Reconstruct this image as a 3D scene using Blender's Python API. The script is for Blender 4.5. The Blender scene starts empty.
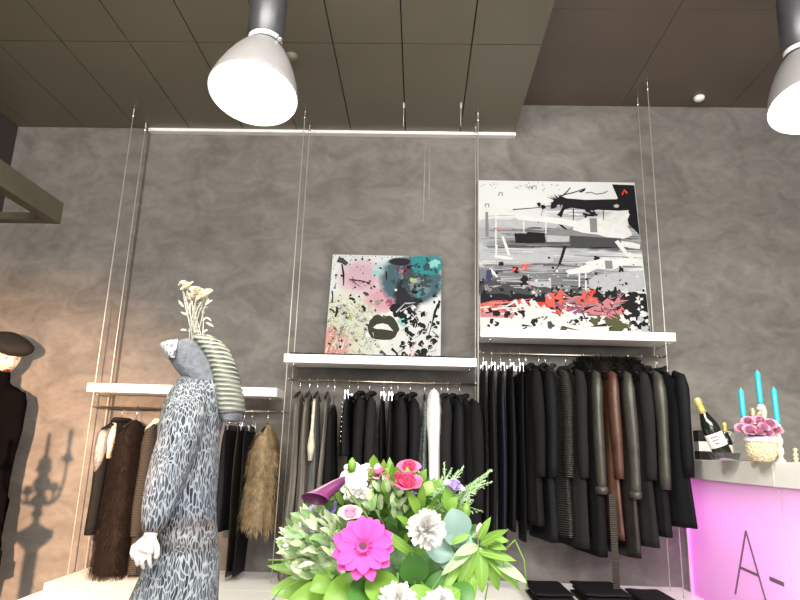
import bpy, bmesh, math, random
import numpy as np
from mathutils import Vector, Matrix, noise
PI = math.pi
sc = bpy.context.scene
COL = sc.collection
# ------------------------------------------------------------------ camera model
F = 625.0
H = 1.15
cy_ = np.array([18., 151., F]); cy_ /= np.linalg.norm(cy_)
cz_ = np.array([78., -2600., F]); cz_ -= cy_ * (cy_ @ cz_); cz_ /= np.linalg.norm(cz_)
cx_ = np.cross(cy_, cz_)
def ray(px, py):
    r = np.array([px - 400., py - 300., F])
    return np.array([cx_ @ r, cy_ @ r, cz_ @ r])
def at(px, py, Y):          # the point of the plane y = Y seen at a photo pixel
    w = ray(px, py); w = w * (Y / w[1]); return Vector((w[0], w[1], w[2] + H))
def atz(px, py, Z):
    w = ray(px, py); w = w * ((Z - H) / w[2]); return Vector((w[0], w[1], w[2] + H))
def atx(px, py, X):
    w = ray(px, py); w = w * (X / w[0]); return Vector((w[0], w[1], w[2] + H))
cam = bpy.data.cameras.new('camera'); cam.sensor_width = 36; cam.lens = F / 800 * 36
cam.clip_start = 0.05
co = bpy.data.objects.new('camera', cam); COL.objects.link(co)
R = Matrix(((cx_[0], -cx_[1], -cx_[2]), (cy_[0], -cy_[1], -cy_[2]), (cz_[0], -cz_[1], -cz_[2])))
co.matrix_world = Matrix.Translation((0, 0, H)) @ R.to_4x4()
sc.camera = co

# ------------------------------------------------------------------ materials
def nt(name):
    m = bpy.data.materials.new(name); m.use_nodes = True
    return m, m.node_tree.nodes, m.node_tree.links, m.node_tree.nodes['Principled BSDF']
def mat(name, col, rough=0.6, metal=0.0, spec=None, var=0.12, vscale=12.0, bump=0.0, bscale=60.0, sheen=0.0, emit=None, estr=0.0,
        trans=0.0, coat=0.0, stretch=(1, 1, 1), sub=0.0):
    m, N, L, b = nt(name)
    tc = N.new('ShaderNodeTexCoord'); mp = N.new('ShaderNodeMapping'); mp.inputs['Scale'].default_value = stretch
    L.new(tc.outputs['Object'], mp.inputs[0])
    nz = N.new('ShaderNodeTexNoise'); nz.inputs['Scale'].default_value = vscale; nz.inputs['Detail'].default_value = 4
    L.new(mp.outputs[0], nz.inputs['Vector'])
    rp = N.new('ShaderNodeValToRGB')
    rp.color_ramp.elements[0].position = 0.3; rp.color_ramp.elements[1].position = 0.7
    rp.color_ramp.elements[0].color = tuple(c * (1 - var) for c in col) + (1,)
    rp.color_ramp.elements[1].color = tuple(min(1, c * (1 + var)) for c in col) + (1,)
    L.new(nz.outputs['Fac'], rp.inputs[0]); L.new(rp.outputs[0], b.inputs['Base Color'])
    b.inputs['Roughness'].default_value = rough; b.inputs['Metallic'].default_value = metal
    if spec is not None: b.inputs['Specular IOR Level'].default_value = spec
    if sheen: b.inputs['Sheen Weight'].default_value = sheen
    if coat: b.inputs['Coat Weight'].default_value = coat
    if trans: b.inputs['Transmission Weight'].default_value = trans
    if emit:
        b.inputs['Emission Color'].default_value = emit + (1,); b.inputs['Emission Strength'].default_value = estr
    if bump:
        n2 = N.new('ShaderNodeTexNoise'); n2.inputs['Scale'].default_value = bscale; n2.inputs['Detail'].default_value = 3
        L.new(mp.outputs[0], n2.inputs['Vector'])
        bp = N.new('ShaderNodeBump'); bp.inputs['Strength'].default_value = bump; bp.inputs['Distance'].default_value = 0.01
        L.new(n2.outputs['Fac'], bp.inputs['Height']); L.new(bp.outputs[0], b.inputs['Normal'])
    return m
def ribmat(name, c1, c2, freq, axis='Z', rough=0.8, bump=0.6, soft=0.4):
    m, N, L, b = nt(name)
    tc = N.new('ShaderNodeTexCoord'); wv = N.new('ShaderNodeTexWave'); wv.bands_direction = axis
    wv.inputs['Scale'].default_value = freq; wv.inputs['Distortion'].default_value = 0.6; wv.inputs['Detail'].default_value = 1
    L.new(tc.outputs['Object'], wv.inputs['Vector'])
    rp = N.new('ShaderNodeValToRGB'); rp.color_ramp.elements[0].position = 0.5 - soft; rp.color_ramp.elements[1].position = 0.5 + soft
    rp.color_ramp.elements[0].color = c1 + (1,); rp.color_ramp.elements[1].color = c2 + (1,)
    L.new(wv.outputs['Fac'], rp.inputs[0]); L.new(rp.outputs[0], b.inputs['Base Color'])
    bp = N.new('ShaderNodeBump'); bp.inputs['Strength'].default_value = bump; bp.inputs['Distance'].default_value = 0.006
    L.new(wv.outputs['Fac'], bp.inputs['Height']); L.new(bp.outputs[0], b.inputs['Normal'])
    b.inputs['Roughness'].default_value = rough
    return m
def cellmat(name, edge, cell, stretch, scale, width=0.12, cell2=None, z0=0, z1=1, rough=0.85, bump=0.5):
    """open knit / lace: pale yarn along the edges of stretched cells, darker ground inside"""
    m, N, L, b = nt(name)
    tc = N.new('ShaderNodeTexCoord'); mp = N.new('ShaderNodeMapping'); mp.inputs['Scale'].default_value = stretch
    nz = N.new('ShaderNodeTexNoise'); nz.inputs['Scale'].default_value = 9
    L.new(tc.outputs['Object'], nz.inputs['Vector'])
    ad = N.new('ShaderNodeVectorMath'); ad.operation = 'MULTIPLY_ADD'; ad.inputs[1].default_value = (0.05, 0.05, 0.05)
    L.new(nz.outputs['Color'], ad.inputs[0]); L.new(tc.outputs['Object'], ad.inputs[2])
    L.new(ad.outputs[0], mp.inputs[0])
    vo = N.new('ShaderNodeTexVoronoi'); vo.feature = 'DISTANCE_TO_EDGE'; vo.inputs['Scale'].default_value = scale
    L.new(mp.outputs[0], vo.inputs['Vector'])
    rp = N.new('ShaderNodeValToRGB'); rp.color_ramp.elements[0].position = width * 0.5; rp.color_ramp.elements[1].position = width * 1.4
    L.new(vo.outputs['Distance'], rp.inputs[0])
    v2 = N.new('ShaderNodeTexVoronoi'); v2.inputs['Scale'].default_value = scale
    L.new(mp.outputs[0], v2.inputs['Vector'])
    hs = N.new('ShaderNodeMixRGB'); hs.inputs[1].default_value = cell + (1,)
    c2 = cell2 or tuple(c * 2.2 for c in cell); hs.inputs[2].default_value = c2 + (1,)
    sp = N.new('ShaderNodeSeparateColor'); L.new(v2.outputs['Color'], sp.inputs[0]); L.new(sp.outputs[0], hs.inputs[0])
    mx = N.new('ShaderNodeMixRGB'); L.new(rp.outputs[0], mx.inputs[0]); mx.inputs[1].default_value = edge + (1,); L.new(hs.outputs[0], mx.inputs[2])
    L.new(mx.outputs[0], b.inputs['Base Color'])
    bp = N.new('ShaderNodeBump'); bp.inputs['Strength'].default_value = bump; bp.inputs['Distance'].default_value = 0.006; bp.invert = True
    L.new(rp.outputs[0], bp.inputs['Height']); L.new(bp.outputs[0], b.inputs['Normal'])
    b.inputs['Roughness'].default_value = rough
    return m, N, L, mx

# plaster wall: mottled trowelled taupe
def plaster(name, base, seed):
    m, N, L, b = nt(name)
    tc = N.new('ShaderNodeTexCoord'); mp = N.new('ShaderNodeMapping'); mp.inputs['Location'].default_value = (seed, seed * .3, 0)
    mp.inputs['Scale'].default_value = (0.8, 1, 1.15)
    L.new(tc.outputs['Object'], mp.inputs[0])
    a = N.new('ShaderNodeTexNoise'); a.inputs['Scale'].default_value = 5.0; a.inputs['Detail'].default_value = 7; a.inputs['Roughness'].default_value = 0.62; a.inputs['Distortion'].default_value = 0.9
    c = N.new('ShaderNodeTexNoise'); c.inputs['Scale'].default_value = 1.1; c.inputs['Detail'].default_value = 3
    d = N.new('ShaderNodeTexNoise'); d.inputs['Scale'].default_value = 26; d.inputs['Detail'].default_value = 5
    for x in (a, c, d): L.new(mp.outputs[0], x.inputs['Vector'])
    r1 = N.new('ShaderNodeValToRGB'); e = r1.color_ramp.elements
    e[0].position = 0.33; e[1].position = 0.66
    e[0].color = tuple(x * 0.70 for x in base) + (1,); e[1].color = tuple(x * 1.16 for x in base) + (1,)
    L.new(a.outputs['Fac'], r1.inputs[0])
    r2 = N.new('ShaderNodeValToRGB'); e = r2.color_ramp.elements; e[0].position = 0.3; e[1].position = 0.7
    e[0].color = (0.86, 0.86, 0.86, 1); e[1].color = (1.0, 1.0, 1.0, 1); L.new(c.outputs['Fac'], r2.inputs[0])
    r3 = N.new('ShaderNodeValToRGB'); e = r3.color_ramp.elements; e[0].position = 0.3; e[1].position = 0.6
    e[0].color = (0.88, 0.88, 0.88, 1); e[1].color = (1, 1, 1, 1); L.new(d.outputs['Fac'], r3.inputs[0])
    m1 = N.new('ShaderNodeMixRGB'); m1.blend_type = 'MULTIPLY'; m1.inputs[0].default_value = 1
    m2 = N.new('ShaderNodeMixRGB'); m2.blend_type = 'MULTIPLY'; m2.inputs[0].default_value = 1
    L.new(r1.outputs[0], m1.inputs[1]); L.new(r2.outputs[0], m1.inputs[2]); L.new(m1.outputs[0], m2.inputs[1]); L.new(r3.outputs[0], m2.inputs[2])
    L.new(m2.outputs[0], b.inputs['Base Color']); b.inputs['Roughness'].default_value = 0.75
    bp = N.new('ShaderNodeBump'); bp.inputs['Strength'].default_value = 0.15; bp.inputs['Distance'].default_value = 0.01
    L.new(a.outputs['Fac'], bp.inputs['Height']); L.new(bp.outputs[0], b.inputs['Normal'])
    return m
M = {}
M['wall'] = plaster('plaster', (0.170, 0.157, 0.144), 3.1)
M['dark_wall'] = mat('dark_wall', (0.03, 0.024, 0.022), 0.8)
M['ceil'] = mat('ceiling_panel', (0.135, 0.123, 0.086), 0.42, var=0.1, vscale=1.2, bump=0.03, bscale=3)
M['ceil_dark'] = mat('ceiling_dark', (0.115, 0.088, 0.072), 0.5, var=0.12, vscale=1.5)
M['gap'] = mat('panel_gap', (0.012, 0.01, 0.009), 0.9)
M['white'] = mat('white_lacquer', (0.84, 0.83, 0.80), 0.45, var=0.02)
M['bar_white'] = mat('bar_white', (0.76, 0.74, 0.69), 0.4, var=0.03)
M['trimgrey'] = mat('trim_white', (0.78, 0.78, 0.76), 0.5, var=0.03)
M['floor'] = mat('floor_concrete', (0.3, 0.28, 0.26), 0.5, var=0.15, vscale=3)
M['steel'] = mat('steel_cable', (0.55, 0.53, 0.48), 0.4, 0.3, var=0.05)
M['brass'] = mat('rail_steel', (0.50, 0.43, 0.34), 0.28, 1.0, var=0.05)
M['chrome'] = mat('chrome', (0.85, 0.85, 0.87), 0.12, 1.0, var=0.02)
M['beam'] = mat('dark_green_steel', (0.075, 0.07, 0.045), 0.55, 0.2)
M['black'] = mat('black_wool', (0.0085, 0.008, 0.0085), 0.85, bump=0.3, bscale=180, spec=.12)
M['black2'] = mat('black_jersey', (0.005, 0.005, 0.0065), 0.7, spec=.15)
M['charcoal'] = mat('charcoal_wool', (0.0145, 0.0135, 0.0135), 0.9, bump=0.4, bscale=140, spec=.12)
M['navy'] = mat('dark_navy', (0.011, 0.012, 0.020), 0.6, spec=.2)
M['leather'] = mat('olive_leather', (0.036, 0.035, 0.028), 0.42, var=0.25, vscale=20, bump=0.2, bscale=30)
M['blackleather'] = mat('black_leather', (0.013, 0.011, 0.009), 0.35, spec=.3, var=0.25, vscale=15, bump=0.25, bscale=25)
M['brownleather'] = mat('brown_leather', (0.060, 0.024, 0.014), 0.45, var=0.25, vscale=14, bump=0.2, bscale=25)
M['taupe'] = mat('taupe_chiffon', (0.13, 0.115, 0.098), 0.8, var=0.25, vscale=8, stretch=(6, 6, 0.6))
M['taupe2'] = mat('grey_chiffon', (0.105, 0.108, 0.105), 0.8, var=0.25, vscale=8, stretch=(6, 6, 0.6))
M['cream'] = mat('cream_fabric', (0.55, 0.50, 0.38), 0.8, var=0.2, vscale=40, bump=0.5, bscale=90)
M['sequin'] = mat('silver_sequins', (0.35, 0.34, 0.33), 0.3, 0.7, var=0.5, vscale=120, bump=0.8, bscale=200)
M['scarfwhite'] = mat('white_cotton', (0.86, 0.85, 0.86), 0.8, var=0.02)
M['lace'] = cellmat('grey_green_lace', (0.16, 0.19, 0.17), (0.03, 0.04, 0.04), (1, 1, 1), 60, 0.16)[0]
M['quilt'] = ribmat('quilted_olive', (0.004, 0.004, 0.004), (0.026, 0.027, 0.021), 26, 'Z', 0.45, 1.0)
M['ribbrown'] = ribmat('brown_ribbed', (0.010, 0.008, 0.006), (0.055, 0.045, 0.035), 34, 'Z', 0.8, 1.0)
M['furbrown'] = mat('brown_fur', (0.009, 0.005, 0.0035), 0.8, spec=.2, var=0.5, vscale=30)
M['furtan'] = mat('tan_fur', (0.27, 0.195, 0.105), 0.7, var=0.5, vscale=30)
M['furblack'] = mat('black_fur', (0.006, 0.005, 0.005), 0.8, spec=.1, var=0.4, vscale=30)
M['skin'] = mat('mannequin_white', (0.60, 0.56, 0.55), 0.45, var=0.02)
M['skinwarm'] = mat('mannequin_face', (0.40, 0.35, 0.29), 0.45, var=0.02)
M['lip'] = mat('red_lips', (0.12, 0.008, 0.012), 0.35)
M['beret'] = mat('charcoal_felt', (0.016, 0.015, 0.014), 0.95, bump=0.3, bscale=200, spec=.1)
M['sheer'] = mat('black_sheer', (0.0022, 0.002, 0.002), 0.9, spec=.0, var=0.2)
M['eyedark'] = mat('eye_makeup', (0.08, 0.045, 0.04), 0.6)
M['ribscarf'] = ribmat('sage_ribbed_knit', (0.13, 0.14, 0.115), (0.40, 0.42, 0.36), 18, 'Z', 0.85, 1.0)
M['slate'] = mat('slate_knit', (0.16, 0.175, 0.20), 0.9, var=0.25, vscale=60, bump=0.6, bscale=150)
M['laceedge'] = cellmat('white_lace_edge', (0.75, 0.75, 0.76), (0.12, 0.13, 0.15), (1, 1, 1), 45, 0.22)[0]
def dressmat():
    m, N, L, mx = cellmat('slate_open_knit', (0.42, 0.44, 0.44), (0.016, 0.022, 0.034), (1.35, 1.35, 0.27), 80, 0.10, cell2=(0.11, 0.135, 0.17))
    b = N['Principled BSDF']
    tc = N['Texture Coordinate']
    sp = N.new('ShaderNodeSeparateXYZ'); L.new(tc.outputs['Object'], sp.inputs[0])
    # the brownish bands knitted into the skirt
    nz = N.new('ShaderNodeTexNoise'); nz.inputs['Scale'].default_value = 14
    L.new(tc.outputs['Object'], nz.inputs['Vector'])
    ma = N.new('ShaderNodeMath'); ma.operation = 'MULTIPLY_ADD'; ma.inputs[1].default_value = 0.06; L.new(nz.outputs['Fac'], ma.inputs[0]); L.new(sp.outputs[2], ma.inputs[2])
    rp = N.new('ShaderNodeValToRGB'); els = rp.color_ramp.elements
    els[0].position = 0.0; els[0].color = (0.80, 0.84, 0.9, 1)
    def add(p, c):
        e = els.new(p); e.color = c
    base = 2.0
    for p, c in ((0.70, (0.85, .9, .95, 1)), (0.80, (0.85, .9, .95, 1)), (0.835, (.52, .46, .46, 1)), (0.87, (.85, .85, .85, 1)), (0.905, (.5, .42, .41, 1)), (0.94, (.7, .75, .85, 1))):
        add(p / base, c)
    els[-1].position = 1.0; els[-1].color = (1.15, 1.12, 1.08, 1)
    dv = N.new('ShaderNodeMath'); dv.operation = 'DIVIDE'; dv.inputs[1].default_value = base; L.new(ma.outputs[0], dv.inputs[0]); L.new(dv.outputs[0], rp.inputs[0])
    mu = N.new('ShaderNodeMixRGB'); mu.blend_type = 'MULTIPLY'; mu.inputs[0].default_value = 1
    L.new(mx.outputs[0], mu.inputs[1]); L.new(rp.outputs[0], mu.inputs[2]); L.new(mu.outputs[0], b.inputs['Base Color'])
    return m
M['dress'] = dressmat()

# ------------------------------------------------------------------ mesh builder
def interp(tab, t):
    for i in range(len(tab) - 1):
        a, b = tab[i], tab[i + 1]
        if t <= b[0]:
            k = (t - a[0]) / max(1e-9, b[0] - a[0]); k = max(0, min(1, k))
            return a[1] + (b[1] - a[1]) * k
    return tab[-1][1]
class MB:
    def __init__(s): s.v = []; s.f = []; s.m = []
    def add(s, vs, fs, mi=0):
        o = len(s.v); s.v += [Vector(v) for v in vs]
        for f in fs: s.f.append(tuple(i + o for i in f)); s.m.append(mi)
        return s
    def box(s, a, b, mi=0):
        x0, y0, z0 = a; x1, y1, z1 = b
        vs = [(x0, y0, z0), (x1, y0, z0), (x1, y1, z0), (x0, y1, z0), (x0, y0, z1), (x1, y0, z1), (x1, y1, z1), (x0, y1, z1)]
        return s.add(vs, [(0, 3, 2, 1), (4, 5, 6, 7), (0, 1, 5, 4), (1, 2, 6, 5), (2, 3, 7, 6), (3, 0, 4, 7)], mi)
    def rings(s, rings, mi=0, cap0=True, cap1=True):
        n = len(rings[0]); o = len(s.v)
        for r in rings: s.v += [Vector(p) for p in r]
        for i in range(len(rings) - 1):
            for j in range(n):
                a = o + i * n + j; b = o + i * n + (j + 1) % n
                s.f.append((a, b, b + n, a + n)); s.m.append(mi)
        if cap0: s.f.append(tuple(o + j for j in reversed(range(n)))); s.m.append(mi)
        if cap1: s.f.append(tuple(o + (len(rings) - 1) * n + j for j in range(n))); s.m.append(mi)
        return s
    def tube(s, pts, rad, n=8, mi=0, flat=1.0, up=None):
        pts = [Vector(p) for p in pts]
        if not isinstance(rad, (list, tuple)): rad = [rad] * len(pts)
        rs = []; prev = Vector(up) if up else None
        for i, p in enumerate(pts):
            d = (pts[min(i + 1, len(pts) - 1)] - pts[max(i - 1, 0)])
            if d.length < 1e-9: d = Vector((0, 0, 1))
            d.normalize()
            if prev is None: prev = Vector((0, 1, 0)) if abs(d.y) < 0.9 else Vector((1, 0, 0))
            a = (prev - d * prev.dot(d))
            if a.length < 1e-6: a = d.orthogonal()
            a.normalize(); b = d.cross(a); prev = a
            rs.append([p + (a * math.cos(2 * PI * j / n) + b * flat * math.sin(2 * PI * j / n)) * rad[i] for j in range(n)])
        return s.rings(rs, mi)
    def lathe(s, c, prof, n=32, mi=0, axis=None, cap0=True, cap1=True):
        c = Vector(c); ax = Vector(axis or (0, 0, 1)).normalized(); a = ax.orthogonal().normalized(); b = ax.cross(a)
        return s.rings([[c + ax * z + (a * math.cos(2 * PI * j / n) + b * math.sin(2 * PI * j / n)) * max(r, 1e-5) for j in range(n)] for r, z in prof], mi, cap0, cap1)
    def ball(s, c, r, n=12, mi=0, sc_=(1, 1, 1)):
        c = Vector(c); k = n // 2
        rs = []
        for i in range(k + 1):
            th = PI * i / k; rr = max(math.sin(th), 1e-4) * r
            rs.append([c + Vector((rr * math.cos(2 * PI * j / n) * sc_[0], rr * math.sin(2 * PI * j / n) * sc_[1], -r * math.cos(th) * sc_[2])) for j in range(n)])
        return s.rings(rs, mi)
    def leaf(s, base, d, nrm, L, W, bend=0.2, segs=7, mi=0, cup=0.15, wide=0.5, tip=0.02, twist=0.0):
        base = Vector(base); d = Vector(d).normalized(); nrm = Vector(nrm); nrm = (nrm - d * nrm.dot(d)).normalized(); side = d.cross(nrm)
        rows = []
        for i in range(segs + 1):
            t = i / segs
            ang = bend * t * 2
            p = base + d * (L * t * (1 - 0.12 * (bend * t) ** 2)) - nrm * (bend * L * t * t)
            w = W * 0.5 * max(tip, math.sin(PI * min(1, t ** (math.log(0.5) / math.log(wide)))) ** 0.75)
            nn = (nrm + d * bend * 2 * t).normalized()
            sd = (side * math.cos(twist * t) + nn * math.sin(twist * t))
            rows.append([p - sd * w + nn * w * cup * 2, p, p + sd * w + nn * w * cup * 2])
        o = len(s.v)
        for r in rows: s.v += r
        for i in range(segs):
            for j in range(2):
                a = o + i * 3 + j; s.f.append((a, a + 1, a + 4, a + 3)); s.m.append(mi)
        return s
    def mesh(s, name, mats, org=(0, 0, 0), smooth=True):
        me = bpy.data.meshes.new(name); o = Vector(org)
        me.from_pydata([v - o for v in s.v], [], s.f)
        for x in (mats if isinstance(mats, (list, tuple)) else [mats]): me.materials.append(x)
        me.polygons.foreach_set('material_index', s.m)
        if smooth: me.polygons.foreach_set('use_smooth', [True] * len(s.f))
        me.update(); return me
    def build(s, name, mats, parent=None, org=None, smooth=True, bevel=0.0, sub=0, solid=0.0):
        if parent is not None:
            o = Vector(parent.location); q = parent.parent
            while q: o += q.location; q = q.parent
            loc = (0, 0, 0)
        else:
            if org is None:
                xs = [v.x for v in s.v]; ys = [v.y for v in s.v]; zs = [v.z for v in s.v]
                org = ((min(xs) + max(xs)) / 2, (min(ys) + max(ys)) / 2, min(zs))
            o = Vector(org); loc = o
        ob = bpy.data.objects.new(name, s.mesh(name, mats, o, smooth)); COL.objects.link(ob)
        ob.location = loc
        if parent is not None: ob.parent = parent
        if solid:
            q = ob.modifiers.new('solid', 'SOLIDIFY'); q.thickness = solid; q.offset = 0
        if bevel:
            q = ob.modifiers.new('bevel', 'BEVEL'); q.width = bevel; q.segments = 2; q.limit_method = 'ANGLE'
        if sub:
            q = ob.modifiers.new('sub', 'SUBSURF'); q.levels = sub; q.render_levels = sub
        return ob
def tag(o, label, cat, group=None, kind=None):
    if label: o['label'] = label
    if cat: o['category'] = cat
    if group: o['group'] = group
    if kind: o['kind'] = kind
    return o
def thing(name, label, cat, loc=(0, 0, 0), group=None):
    o = bpy.data.objects.new(name, None); o.empty_display_size = 0.05; COL.objects.link(o); o.location = loc
    return tag(o, label, cat, group)
def struct(name, mb, m, **k):
    k.setdefault('smooth', False)
    return tag(mb.build(name, m, **k), None, None, None, 'structure')
def fuse(mb, name, mats, voxel, smooth_it=4, parent=None, org=None, colour=None):
    """grow intersecting closed volumes into one continuous surface"""
    ob = mb.build(name, mats, parent, org)
    q = ob.modifiers.new('r', 'REMESH'); q.mode = 'VOXEL'; q.voxel_size = voxel
    q = ob.modifiers.new('s', 'SMOOTH'); q.factor = 0.5; q.iterations = smooth_it
    bpy.context.view_layer.update()
    dg = bpy.context.evaluated_depsgraph_get()
    me = bpy.data.meshes.new_from_object(ob.evaluated_get(dg)); me.name = name
    ob.modifiers.clear(); ob.data = me
    me.materials.clear()
    for x in (mats if isinstance(mats, (list, tuple)) else [mats]): me.materials.append(x)
    me.polygons.foreach_set('use_smooth', [True] * len(me.polygons))
    return ob

# ------------------------------------------------------------------ room
WY = 4.10; WL = 4.062; ZC = 3.366; ZH = 3.61
XL = -2.97; XR = 4.2; YB = -4.2
struct('wall_back', MB().box((-2.0, WY, 0), (XR, WY + 0.15, 3.75)).box((-2.97, WL, 0), (-2.0, WY + 0.15, 3.75)), M['wall'])
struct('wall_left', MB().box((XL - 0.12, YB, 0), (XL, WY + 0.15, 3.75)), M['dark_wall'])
struct('wall_right', MB().box((XR, YB, 0), (XR + 0.12, WY + 0.15, 3.75)), M['wall'])
struct('wall_front', MB().box((XL - 0.12, YB - 0.12, 0), (XR + 0.12, YB, 3.75)), M['wall'])
struct('floor', MB().box((XL - 0.12, YB - 0.12, -0.1), (XR + 0.12, WY + 0.15, 0)), M['floor'])
mb = MB(); PW = 0.3895; g = 0.0035
xs = [0.64 - PW * i for i in range(10)] + [XL]
ys = [YB] + [3.068 - 1.05 * i for i in range(6, -1, -1)] + [4.06]
for i in range(len(xs) - 1):
    for j in range(len(ys) - 1):
        mb.box((xs[i + 1] + g, ys[j] + g, ZC), (xs[i] - g, ys[j + 1] - g, ZC + 0.02))
mb.box((XL, YB, ZC + 0.02), (0.64, 4.09, ZH + 0.01), 1)
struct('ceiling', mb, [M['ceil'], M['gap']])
mb = MB()
xs2 = [0.64 + 0.77 * i for i in range(5)] + [XR]; ys2 = [YB] + [3.08 - 1.05 * i for i in range(6, -1, -1)] + [WY]
for i in range(len(xs2) - 1):
    for j in range(len(ys2) - 1):
        mb.box((xs2[i] + .0015, ys2[j] + .0015, ZH), (xs2[i + 1] - .0015, ys2[j + 1] - .0015, ZH + 0.02))
mb.box((0.64, YB, ZH + 0.02), (XR, WY, ZH + 0.12), 1)
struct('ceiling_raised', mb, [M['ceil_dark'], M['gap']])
struct('trim_1', MB().box((-2.0, 4.052, ZC - 0.022), (0.645, 4.099, ZC)), M['trimgrey'])
# plinth along the wall
PZ = 0.40
struct('trim_2', MB().box((-2.0, 3.58, 0), (1.60, WL, PZ)).box((-1.91, 3.15, 0), (1.60, 3.58, PZ)).box((-1.99, WL, 0), (1.60, WY, PZ)), M['white'], bevel=0.004)['label'] = 'long white display plinth below the clothes racks'

# steel frame at upper left
a = at(62, 216, 3.0)
mb = MB().box((a.x - 0.06, -1.5, a.z - 0.045), (a.x, 3.0, a.z + 0.07)).box((XL, 2.94, a.z - 0.045), (a.x - .061, 3.0, a.z - 0.005))
tag(mb.build('steel_beam', M['beam'], smooth=False, bevel=0.003), 'dark green steel beam frame jutting from the left wall below the ceiling', 'beam')

# ------------------------------------------------------------------ cables, shelves, rails
CX = [-1.982, -0.810, 0.352, 1.483]; CF, CB_ = 3.78, 3.97
names = ['far left', 'second', 'third', 'rightmost']
where = ['at the left end of the left shelf', 'between the left and middle shelves', 'between the middle and right shelves', 'at the right end of the right shelf']
for i, x in enumerate(CX):
    zt = ZC if i < 3 else ZH
    for y, w in ((CF, 'front'), (CB_, 'rear')):
        root = thing('suspension_cable', 'thin steel %s cable hanging from the ceiling %s' % (w, where[i]), 'cable', (x, y, PZ), 'shelf suspension cables')
        MB().tube([(x, y, PZ + 0.002), (x, y, zt - 0.001)], 0.0030, 6).build('wire', M['steel'], root)
        MB().lathe((x, y, zt), [(0.011, 0), (0.011, -0.012), (0.006, -0.03), (0.006, -0.06), (0.003, -0.075)], 12).build('ceiling_fitting', M['chrome'], root)
SH = [(-2.022, -0.858, 1.495), (-0.83, 0.342, 1.705), (0.366, 1.54, 1.89)]
nm = ['left', 'middle', 'right']
for i, (x0, x1, z) in enumerate(SH):
    root = thing('wall_shelf', 'white floating shelf on cables, %s' % ['lowest of the three, behind the grey knit dress', 'middle one of the three, carrying the lips painting', 'highest of the three, carrying the large abstract painting'][i], 'shelf', ((x0 + x1) / 2, 3.87, z - 0.05), 'cable-hung white shelves')
    MB().box((x0, 3.765, z - 0.052), (x1, 3.985, z)).build('board', M['white'], root, smooth=False, bevel=0.002)
    for x in (x0 + 0.06, x1 - 0.04):
        MB().tube([(x, CF - 0.005, z - 0.066), (x, CB_, z - 0.066)], 0.005, 8).build('bracket', M['chrome'], root)
RY = 3.86
RZ = [1.356, 1.556, 1.752]
for i in range(3):
    x0, x1 = CX[i], CX[i + 1]; z = RZ[i]
    root = thing('clothes_rail', 'slim metal clothes rail under the %s shelf' % ['left, lowest', 'middle', 'right, highest'][i], 'clothes rail', ((x0 + x1) / 2, RY, z), 'clothes rails under the shelves')
    MB().tube([(x0 + 0.01, RY, z), (x1 - 0.01, RY, z)], 0.0075, 12).build('rod', M['brass'], root)
    for x in (x0 + (0.012 if i else 0), x1 - (0.012 if i < 2 else 0)):
        MB().tube([(x, CF, z), (x, CB_, z)], 0.0055, 8).build('crossbar', M['chrome'], root)

# ------------------------------------------------------------------ hangers and garments
def hanger(x, z, y=RY, clip=False, w=0.18, label=None, group=None, drop=0.0):
    mb = MB(); r = 0.016
    pts = [(x, y + r * math.cos(a), z + 0.002 + r * math.sin(a) - 0.003) for a in [math.radians(k) for k in (200, 165, 130, 90, 50, 15, -20, -50, -75)]]
    pts += [(x, y, z - 0.03), (x, y, z - 0.075 - drop)]
    mb.tube(pts, 0.0017, 6)
    root = thing('clothes_hanger', label, 'hanger', (x, y, z), group)
    mb.build('hook', M['chrome'], root)
    if clip:
        MB().tube([(x, y - w * 0.85, z - 0.075), (x, y + w * 0.85, z - 0.075)], 0.003, 8).build('bar', M['chrome'], root)
        for sgn in (-1, 1):
            q = MB(); yy = y + sgn * w * 0.78
            q.box((x - 0.012, yy - 0.014, z - 0.118), (x - 0.004, yy + 0.014, z - 0.066)); q.box((x + 0.004, yy - 0.014, z - 0.118), (x + 0.012, yy + 0.014, z - 0.066))
            q.build('clip', M['chrome'], root, smooth=False)
    else:
        MB().tube([(x, y - w * 0.9, z - 0.118 - drop), (x, y - w * .45, z - 0.095 - drop), (x, y, z - 0.075 - drop), (x, y + w * .45, z - 0.095 - drop), (x, y + w * 0.9, z - 0.118 - drop)], [0.006, .008, .009, .008, .006], 8).build('bar', M['blackleather'], root)
    return root
def loft_cloth(x, y, z0, z1, prof, thick, seed, amp=0.006, nf=5, lean=0.0, N=44, K=22, fringe=0.0):
    rnd = random.Random(seed); ph = [rnd.uniform(0, 6.28) for _ in range(6)]
    rs = []
    for k in range(K + 1):
        t = k / K; w = interp(prof, t); b = interp(thick, t); zz = z0 + (z1 - z0) * t
        r = []
        for j in range(N):
            th = 2 * PI * j / N; c, s_ = math.cos(th), math.sin(th)
            A = amp * min(1, t * 2.2)
            yy = w * math.copysign(abs(c) ** 0.75, c)
            xx = b * math.copysign(abs(s_) ** 0.85, s_)
            f1 = math.sin(nf * th + ph[0] + 1.2 * t) + 0.6 * math.sin((nf * 2 + 1) * th + ph[1] - t)
            xx += A * f1 * abs(s_) ** 0.5 + 0.004 * math.sin(6 * t + ph[2])
            yy += A * 0.8 * math.sin(nf * th + ph[3]) * abs(c)
            zf = zz + (fringe * (math.sin(3 * th + ph[4]) + 0.6 * math.sin(7 * th + ph[5])) * t ** 3)
            r.append((x + xx + lean * t, y + yy, zf))
        rs.append(r)
    return MB().rings(rs)
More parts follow.
